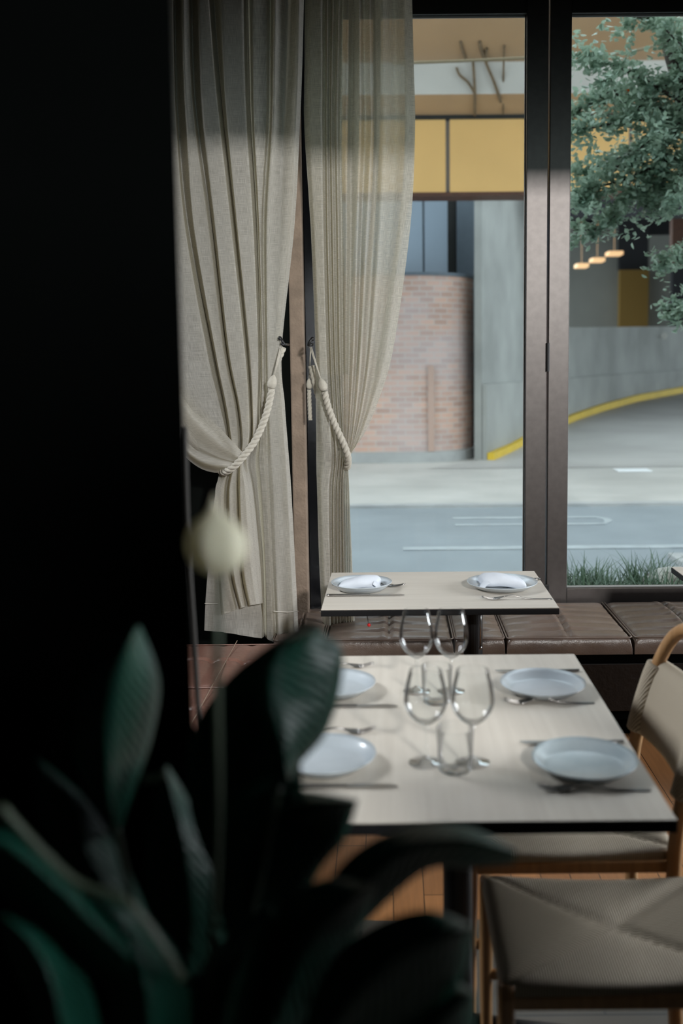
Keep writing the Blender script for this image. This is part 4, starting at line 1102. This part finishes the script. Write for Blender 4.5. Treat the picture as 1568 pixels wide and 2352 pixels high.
nF = make_napkin('white folded napkin lying on the plate at the free corner', -1, 1.0)
nF.location = pF.location + Vector((.0, .006, .0065))

def make_fork(name, L_, label, cat, group):
    """along +x: tines at the start, handle end at L_; lies on z=0"""
    t = thing(name, (0, 0, 0), label, cat, group)
    def zz(x):
        u = x / L_
        return .002 + .012 * math.exp(-((u - .42) / .16) ** 2) - .001 + (.008 * max(0, (.14 - u) / .14))
    xs_ = [L_ * (.30 + .70 * k / 20) for k in range(21)]
    rows = []
    for x in xs_:
        u = (x / L_ - .3) / .7; w = .0028 + .0042 * u ** 2.2
        if u > .97: w *= .6
        z = zz(x); rows.append([Vector((x, -w, z)), Vector((x, -w * .6, z + .0016)), Vector((x, w * .6, z + .0016)), Vector((x, w, z)), Vector((x, w * .6, z - .0013)), Vector((x, -w * .6, z - .0013))])
    mb = MB().grid(rows, closed=True); mb.f.append((0, 1, 2, 3, 4, 5)); e = len(mb.v) - 6; mb.f.append(tuple(e + k for k in (5, 4, 3, 2, 1, 0)))
    mb.build('handle', M['steel'], t, smooth=True)
    hb = []
    for k in range(9):
        x = L_ * (.17 + .15 * k / 8); u = k / 8; w = .0115 * (1 - u ** 1.8) + .0028; z = zz(x) + .0
        hb.append([Vector((x, -w, z + .0015)), Vector((x, 0, z + .0006)), Vector((x, w, z + .0015)), Vector((x, w, z - .0002)), Vector((x, 0, z - .0012)), Vector((x, -w, z - .0002))])
    hm = MB().grid(hb, closed=True); hm.f.append((0, 1, 2, 3, 4, 5)); hm.build('head', M['steel'], t, smooth=True)
    for s in (-1.5, -.5, .5, 1.5):
        MB().tube([(L_ * (.18 - .18 * k / 6), s * .0066 * (1 - .05 * k / 6), zz(L_ * (.18 - .18 * k / 6)) + .0008) for k in range(7)], [.0016, .0016, .0015, .0014, .0012, .0010, .0006], 8).build('tine', M['steel'], t, smooth=True)
    return t
def make_knife(name, L_, label, cat, group):
    t = thing(name, (0, 0, 0), label, cat, group)
    # handle from 0 to .55 L, blade to L
    n = 14; rows = []
    for k in range(n + 1):
        u = k / n; x = L_ * .56 * u; w = (.0062 - .0022 * u) * (1 if 0 < k else .55); h = .0035 - .0008 * u
        rows.append([Vector((x, w * math.cos(q_ * PI / 5), .0042 + h * math.sin(q_ * PI / 5))) for q_ in range(10)])
    mb = MB().grid(rows, closed=True); mb.f.append(tuple(range(10))); mb.build('handle', M['steel'], t, smooth=True)
    bl = []
    for k in range(15):
        u = k / 14; x = L_ * (.55 + .45 * u); up = .0075 * (min(1, u * 6) * .5 + .5) * (1 - max(0, u - .7) ** 2 * 9); lo = -.0055
        if u > .95: up = lo + .002
        bl.append([Vector((x, lo, .0030)), Vector((x, up, .0042)), Vector((x, lo, .0052))])
    MB().grid(bl, closed=True).build('blade', M['steel'], t)
    return t
def lay(o, pxs_, py, flip, rot=0.0, Yoff=0):
    """pxs_: image x of the start end"""
    q = on(pxs_, py, TH + .003)
    o.location = (q.x, q.y, TH + .0004); o.rotation_euler = (0, 0, rot + (PI if flip else 0))
fork0 = make_fork('fork', .215, 'steel fork in front of the near mottled plate', 'fork', 'cutlery on the long table')
knife0 = make_knife('knife', .222, 'steel knife behind the near mottled plate', 'knife', 'cutlery on the long table')
lay(fork0, 1234, 1812, False, -.03)
lay(knife0, 1432, 1704, True, .0)
o = copy_tree(fork0); o['label'] = 'steel fork in front of the far plate on the chair side'; lay(o, 1158, 1612, False, -.04)
o = copy_tree(knife0); o['label'] = 'steel knife behind the far plate on the chair side'; lay(o, 1330, 1540, True, .0)
o = copy_tree(knife0); o['label'] = 'steel knife in front of the near plate by the dark leaf'; lay(o, 650, 1807, False, .0)
o = copy_tree(fork0); o['label'] = 'steel fork behind the near plate by the dark leaf'; lay(o, 862, 1678, True, .1)
o = copy_tree(knife0); o['label'] = 'steel knife in front of the far plate by the dark leaf'; lay(o, 700, 1623, False, .0)
o = copy_tree(fork0); o['label'] = 'steel fork behind the far plate by the dark leaf'; lay(o, 858, 1528, True, .1)
o = copy_tree(knife0); tag(o, 'steel knife in front of the curtain side plate on the small table', group='cutlery on the small table'); o.scale = (1.23, 1.1, 1.1); lay(o, 750, 1368, False)
o = copy_tree(fork0); tag(o, 'steel fork tucked behind the curtain side plate on the small table', group='cutlery on the small table'); o.scale = (1.26, 1.1, 1.1); lay(o, 930, 1346, True, -.14)
o = copy_tree(fork0); tag(o, 'steel fork in front of the free corner plate on the small table', group='cutlery on the small table'); o.scale = (1.13, 1.1, 1.1); lay(o, 1105, 1375, False, -.03)
o = copy_tree(knife0); tag(o, 'steel knife tucked behind the free corner plate on the small table', group='cutlery on the small table'); o.scale = (1.2, 1.1, 1.1); lay(o, 1240, 1331, True, -.10)

def make_wine_glass(label, group):
    t = thing('wine_glass', (0, 0, 0), label, 'glass', group)
    H = .205
    out = [(.0045, .085), (.012, .088), (.025, .098), (.036, .113), (.0425, .132), (.0425, .150), (.0395, .172), (.0350, .192), (.0325, H)]
    inn = [(.0315, H), (.0340, .192), (.0384, .172), (.0412, .150), (.0412, .132), (.0348, .114), (.024, .1005), (.011, .0925), (.0005, .0915)]
    prof = [(0.0005, .0845)] + out + inn
    # refine
    pf = catmull([Vector((a, b, 0)) for a, b in prof], 4)
    MB().lathe([(max(p.x, .0003), p.y) for p in pf], 48).build('bowl', M['thin_glass'], t, smooth=True)
    MB().lathe([(.0003, .0843), (.0045, .0843), (.0034, .070), (.0032, .045), (.0036, .022), (.0055, .0125), (.0003, .0125)], 24).build('stem', M['thin_glass'], t, smooth=True)
    MB().lathe([(.0003, .0122), (.006, .0122), (.010, .0075), (.020, .004), (.0335, .0022), (.0345, .0012), (.0335, .0003), (.0003, .0003)], 48).build('foot', M['thin_glass'], t, smooth=True)
    return t
def at_table(px, py): 
    q = on(px, py, TH); return Vector((q.x, q.y, TH + .0003))
g0 = make_wine_glass('clear stemmed wine glass at the back, nearer the leaf', 'wine glasses on the long table')
g0.location = at_table(957, 1588)
for (px, py, lb) in ((1036, 1588, 'clear stemmed wine glass at the back, nearer the chairs'), (978, 1752, 'clear stemmed wine glass at the front, nearer the leaf'), (1085, 1752, 'clear stemmed wine glass at the front, nearer the chairs')):
    o = copy_tree(g0); o['label'] = lb; o.location = at_table(px, py)
    if py > 1700: o.scale = (1.04, 1.04, .95)
def make_tumbler(label):
    t = thing('water_tumbler', (0, 0, 0), label, 'glass', 'water tumblers on the long table')
    pf = [(.0003, 0), (.031, 0), (.0335, .003), (.036, .04), (.0385, .088), (.0378, .089), (.0368, .088), (.0345, .04), (.032, .012), (.0003, .009)]
    MB().lathe(pf, 48).build('tumbler_body', M['thin_glass'], t, smooth=True); return t
tu = make_tumbler('clear water tumbler at the front between the stemmed glasses'); tu.location = at_table(1045, 1768)
o = copy_tree(tu); o['label'] = 'clear water tumbler at the back between the stemmed glasses'; o.location = at_table(1003, 1612)

# ------------------------------------------------------------------ chairs
def make_chair(label):
    t = thing('woven_chair', (0, 0, 0), label, 'chair', 'woven cord dining chairs')
    W2, D2 = .195, .245     # half width (y), half depth (x)
    # woven seat
    n = 40; rows = []
    def warp(tt): return math.copysign(1 - (1 - abs(tt)) ** 1.7, tt)
    for i in range(n + 1):
        v = warp(-1 + 2 * i / n); row = []
        for j in range(n + 1):
            u = warp(-1 + 2 * j / n)
            x = u * D2; y = v * (W2 - .012 * (u + 1) * .5)
            # sides dip in the middle, woven envelope with four seams
            e = max(1 - abs(u) ** 18, 0) ** .3 * max(1 - abs(v) ** 18, 0) ** .3
            saddle = -.016 * (1 - u * u) + .004 * (1 - v * v)
            seam = .007 * math.exp(-((abs(u) - abs(v)) / .035) ** 2)
            pyr = -.006 * (1 - max(abs(u), abs(v)))
            z = .415 + (.035 + saddle + pyr - seam) * e
            row.append(Vector((x, y, z)))
        rows.append(row)
    mb = MB().grid(rows); mb.build('seat', M['cord_seat'], t, smooth=True)
    un = MB().box(-D2 + .012, D2 - .012, -W2 + .02, W2 - .02, .412, .418); un.build('seat_underside', M['cord_seat'], t)
    w = M['chair_wood']
    for s in (-1, 1):
        MB().box(-D2 + .015, D2 - .01, s * (W2 - .012) - .011, s * (W2 - .012) + .011, .386, .416).build('side_rail', w, t, bevel=.006)
        MB().tube(catmull([(-D2 + .012, s * (W2 - .01), 0), (-D2 + .010, s * (W2 - .008), .22), (-D2 + .012, s * (W2 - .012), .435)], 5), [.0115 + .0006 * k for k in range(11)], 16).build('leg', w, t, smooth=True)
        MB().box(-D2 + .02, D2 - .01, s * (W2 - .012) - .008, s * (W2 - .012) + .008, .20, .222).build('stretcher', w, t, bevel=.005)
    for x in (-D2 + .014, D2 - .02):
        MB().box(x - .010, x + .010, -W2 + .02, W2 - .02, .388, .413).build('cross_rail', w, t, bevel=.006)
    path = [(.245, .200, 0.0), (.232, .203, .25), (.232, .205, .45), (.252, .207, .60), (.290, .202, .74), (.325, .175, .835), (.350, .11, .880), (.358, 0, .892)]
    full = path + [(x, -y, z) for x, y, z in reversed(path[:-1])]
    cp = catmull(full, 7)
    MB().tube(cp, .0172, 18).build('bentwood_frame', w, t, smooth=True)
    # woven back band wrapped on the uprights
    rows = []
    for i in range(37):
        v = -1 + 2 * i / 36; y = v * .222
        bow = .030 * (1 - v * v)
        ring = []
        for (z, xo, th) in ((.565, .247, .0), (.575, .250, 1), (.66, .270, 1), (.745, .296, 1.15), (.765, .303, .8), (.773, .306, 0)):
            ring.append((z, xo, th))
        front = [Vector((xo + bow - .022 * th * (1 if abs(v) < .97 else .5), y, z)) for z, xo, th in ring]
        backp = [Vector((xo + bow + .022 * th * (1 if abs(v) < .97 else .5), y, z)) for z, xo, th in reversed(ring[1:-1])]
        rows.append(front + backp)
    mb = MB().grid(rows, closed=True); k = len(rows[0])
    mb.f.append(tuple(range(k - 1, -1, -1))); e = len(mb.v) - k; mb.f.append(tuple(e + q for q in range(k)))
    mb.build('woven_back', M['cord_back'], t, smooth=True, sub=1)
    for s_ in (-1, 1):
        MB().tube(catmull([(.246, s_ * .2065, .572), (.262, s_ * .207, .64), (.284, s_ * .203, .72), (.297, s_ * .198, .758)], 8), [.024] + [.030] * 23 + [.026], 20).build('cord_wrap', M['cord_back'], t, smooth=True)
    return t
ca = P(1405, 2125, h=SEAT)
c1 = make_chair('woven cord chair nearest the viewer with its seat in full view')
c1.location = (ca.x + .005, ca.y + .025, 0)
c2 = copy_tree(c1); c2['label'] = 'woven cord chair tucked under the table with its curved wooden back showing'
c2.location = (P(1316, 1950, h=SEAT).x + .0, P(1316, 1950, h=SEAT).y + .198, 0)
print('chairs', c1.location, c2.location)

# ------------------------------------------------------------------ peace lily in the foreground
pot = thing('potted_peace_lily', (-0.22, 0.86, 0), 'dark broad-leaved potted plant with one cream flower bud in the near foreground', 'plant')
MB().lathe([(.0005, 0), (.13, 0), (.14, .01), (.17, .80), (.175, .84), (.165, .845), (.158, .80), (.0005, .78)], 40, (-.22, .86, 0)).build('pot', M['black_paint'], pot, smooth=True, world=True)
MB().lathe([(.0005, .79), (.155, .79), (.155, .782)], 32, (-.22, .86, 0)).build('soil', M['soil'], pot, world=True)
def lily_leaf(mid, lft, rgt, ymid, yl, yr, curl=0.0):
    """mid, lft, rgt: lists of (px, py); y*: depth in metres (number or list)"""
    def cv(l, Y):
        Ys = Y if hasattr(Y, '__len__') else [Y] * len(l)
        return catmull([P(x, y, Y=d) for (x, y), d in zip(l, Ys)], 6)
    a, b, c = cv(mid, ymid), cv(lft, yl), cv(rgt, yr)
    rows = []; uvs = []
    for i in range(len(a)):
        row = []
        for k in range(-6, 7):
            t = abs(k) / 6; e = b[i] if k < 0 else c[i]
            p = a[i].lerp(e, t); p = p + Vector((0, -1, 0)) * curl * math.sin(PI * t)
            row.append(p); uvs.append((k / 12, i / 10))
        rows.append(row)
    o = MB().grid(rows).build('leaf', M['lily_leaf'], pot, world=True, smooth=True, uvs=uvs)
    so = o.modifiers.new('thick', 'SOLIDIFY'); so.thickness = .0008
    return o
lily_leaf([(265, 1910), (246, 1780), (250, 1650), (272, 1530), (318, 1436)], [(262, 1910), (190, 1800), (140, 1660), (175, 1520), (316, 1436)], [(278, 1905), (318, 1790), (352, 1680), (366, 1560), (322, 1436)], .90, .97, .99, .01)
lily_leaf([(665, 1800), (645, 1690), (622, 1590), (640, 1500), (720, 1446)], [(655, 1800), (610, 1700), (585, 1590), (610, 1490), (715, 1440)], [(672, 1770), (745, 1690), (780, 1590), (785, 1490), (728, 1446)], .90, .93, .97, .008)
lily_leaf([(560, 2100), (560, 1900), (575, 1720), (620, 1560), (735, 1440)], [(540, 2100), (445, 1900), (432, 1710), (520, 1560), (700, 1424)], [(600, 2100), (690, 1900), (690, 1740), (690, 1600), (745, 1450)], .97, .99, .99, .0)
lily_leaf([(560, 2250), (560, 2050), (600, 1900), (690, 1850), (822, 1838)], [(540, 2250), (500, 2050), (520, 1880), (660, 1815), (822, 1836)], [(640, 2250), (680, 2100), (740, 1990), (790, 1930), (822, 1840)], .92, .95, .95, .0)
lily_leaf([(700, 2200), (820, 2040), (930, 1950), (1060, 1930), (1185, 1955)], [(680, 2150), (780, 1990), (900, 1910), (1060, 1895), (1185, 1953)], [(720, 2250), (860, 2100), (980, 2000), (1080, 1995), (1180, 1985)], .88, .92, .92, .0)
lily_leaf([(600, 2420), (660, 2230), (720, 2130), (790, 2070), (860, 2030)], [(560, 2400), (590, 2200), (650, 2080), (740, 2020), (860, 2028)], [(680, 2420), (760, 2280), (800, 2180), (840, 2110), (862, 2034)], .84, .88, .88, .0)
lily_leaf([(700, 2450), (800, 2300), (900, 2200), (1000, 2150), (1090, 2130)], [(680, 2400), (750, 2220), (850, 2130), (980, 2090), (1090, 2128)], [(760, 2500), (880, 2400), (980, 2330), (1060, 2250), (1092, 2134)], .80, .84, .86, .0)
lily_leaf([(900, 2500), (960, 2400), (1020, 2330), (1070, 2290), (1090, 2280)], [(860, 2450), (900, 2340), (960, 2280), (1030, 2250), (1090, 2278)], [(960, 2520), (1040, 2450), (1080, 2390), (1090, 2330), (1092, 2284)], .86, .9, .9)
lily_leaf([(300, 2200), (200, 2100), (100, 2000), (20, 1940), (-80, 1900)], [(290, 2150), (180, 2030), (90, 1950), (10, 1900), (-80, 1896)], [(280, 2300), (170, 2210), (60, 2120), (-20, 2020), (-84, 1910)], .80, .84, .86)
lily_leaf([(320, 2250), (260, 2100), (190, 1950), (130, 1830), (80, 1740)], [(280, 2250), (200, 2100), (120, 1960), (80, 1850), (76, 1742)], [(380, 2250), (340, 2100), (270, 1950), (190, 1830), (86, 1740)], .93, .97, .97)
lily_leaf([(420, 2250), (430, 2100), (420, 1960), (400, 1850), (380, 1760)], [(380, 2250), (340, 2100), (330, 1960), (350, 1840), (376, 1760)], [(500, 2250), (520, 2100), (490, 1960), (440, 1850), (386, 1760)], 1.0, 1.03, 1.03)
lily_leaf([(150, 2450), (140, 2350), (110, 2230), (60, 2150), (0, 2100)], [(100, 2450), (70, 2330), (30, 2230), (0, 2160), (-10, 2100)], [(240, 2450), (230, 2350), (190, 2230), (110, 2140), (4, 2096)], .80, .84, .84)
lily_leaf([(330, 2450), (340, 2330), (320, 2200), (260, 2100), (200, 2050)], [(260, 2450), (250, 2330), (230, 2220), (210, 2120), (196, 2050)], [(430, 2450), (450, 2330), (410, 2200), (320, 2090), (204, 2046)], .82, .86, .86)
lily_leaf([(500, 2480), (510, 2360), (540, 2240), (580, 2150), (620, 2080)], [(420, 2480), (420, 2350), (460, 2230), (540, 2130), (616, 2078)], [(600, 2480), (620, 2370), (640, 2260), (640, 2170), (624, 2084)], .84, .88, .88)
# stems
def stem(pts, Y, r=.003, mt='lily_stem'):
    Ys = Y if hasattr(Y, '__len__') else [Y] * len(pts)
    MB().tube(catmull([P(x, y, Y=d) for (x, y), d in zip(pts, Ys)], 6), r, 10).build('stem', M[mt], pot, world=True, smooth=True)
stem([(506, 1300), (500, 1420), (498, 1600), (500, 1900), (480, 2300), (460, 2500)], .86, .0035)
stem([(0, 1850), (90, 1950), (180, 2030), (300, 2080), (420, 2250)], .82, .004)
stem([(264, 1900), (300, 2050), (360, 2250), (400, 2500)], .92, .0035)
stem([(640, 1800), (600, 2000), (540, 2250), (480, 2500)], .92, .0035)
stem([(330, 1790), (352, 1788), (380, 1778)], .95, .004)
# flower bud: a cupped cream spathe round its spadix
fy = .86
def bud():
    c = P(491, 1240, Y=fy); s = fy / FPX
    rows = []; n = 30
    for i in range(n + 1):
        t = i / n; z = (1255 + 72 - t * 192)        # image rows from the neck to the tip
        prof = [(0, 6), (.05, 20), (.12, 46), (.22, 61), (.36, 67), (.50, 65), (.61, 55), (.69, 39), (.77, 20), (.86, 9), (1, 1.5)]
        for (a, ra), (b2, rb) in zip(prof, prof[1:]):
            if a <= t <= b2: r = ra + (rb - ra) * (t - a) / (b2 - a); break
        cx = P(505 - 16 * t ** .7 if t < .8 else 492, z, Y=fy)
        row = []
        for q_ in range(28):
            th = 2 * PI * q_ / 28
            rr = 1.06 * r * s * (1 - .10 * math.exp(-((th - 4.9) / .25) ** 2))
            row.append(Vector((cx.x + rr * math.cos(th), fy + rr * .8 * math.sin(th), cx.z)))
        rows.append(row)
    MB().grid(rows, closed=True).build('flower_bud', M['spathe'], pot, world=True, smooth=True)
bud()
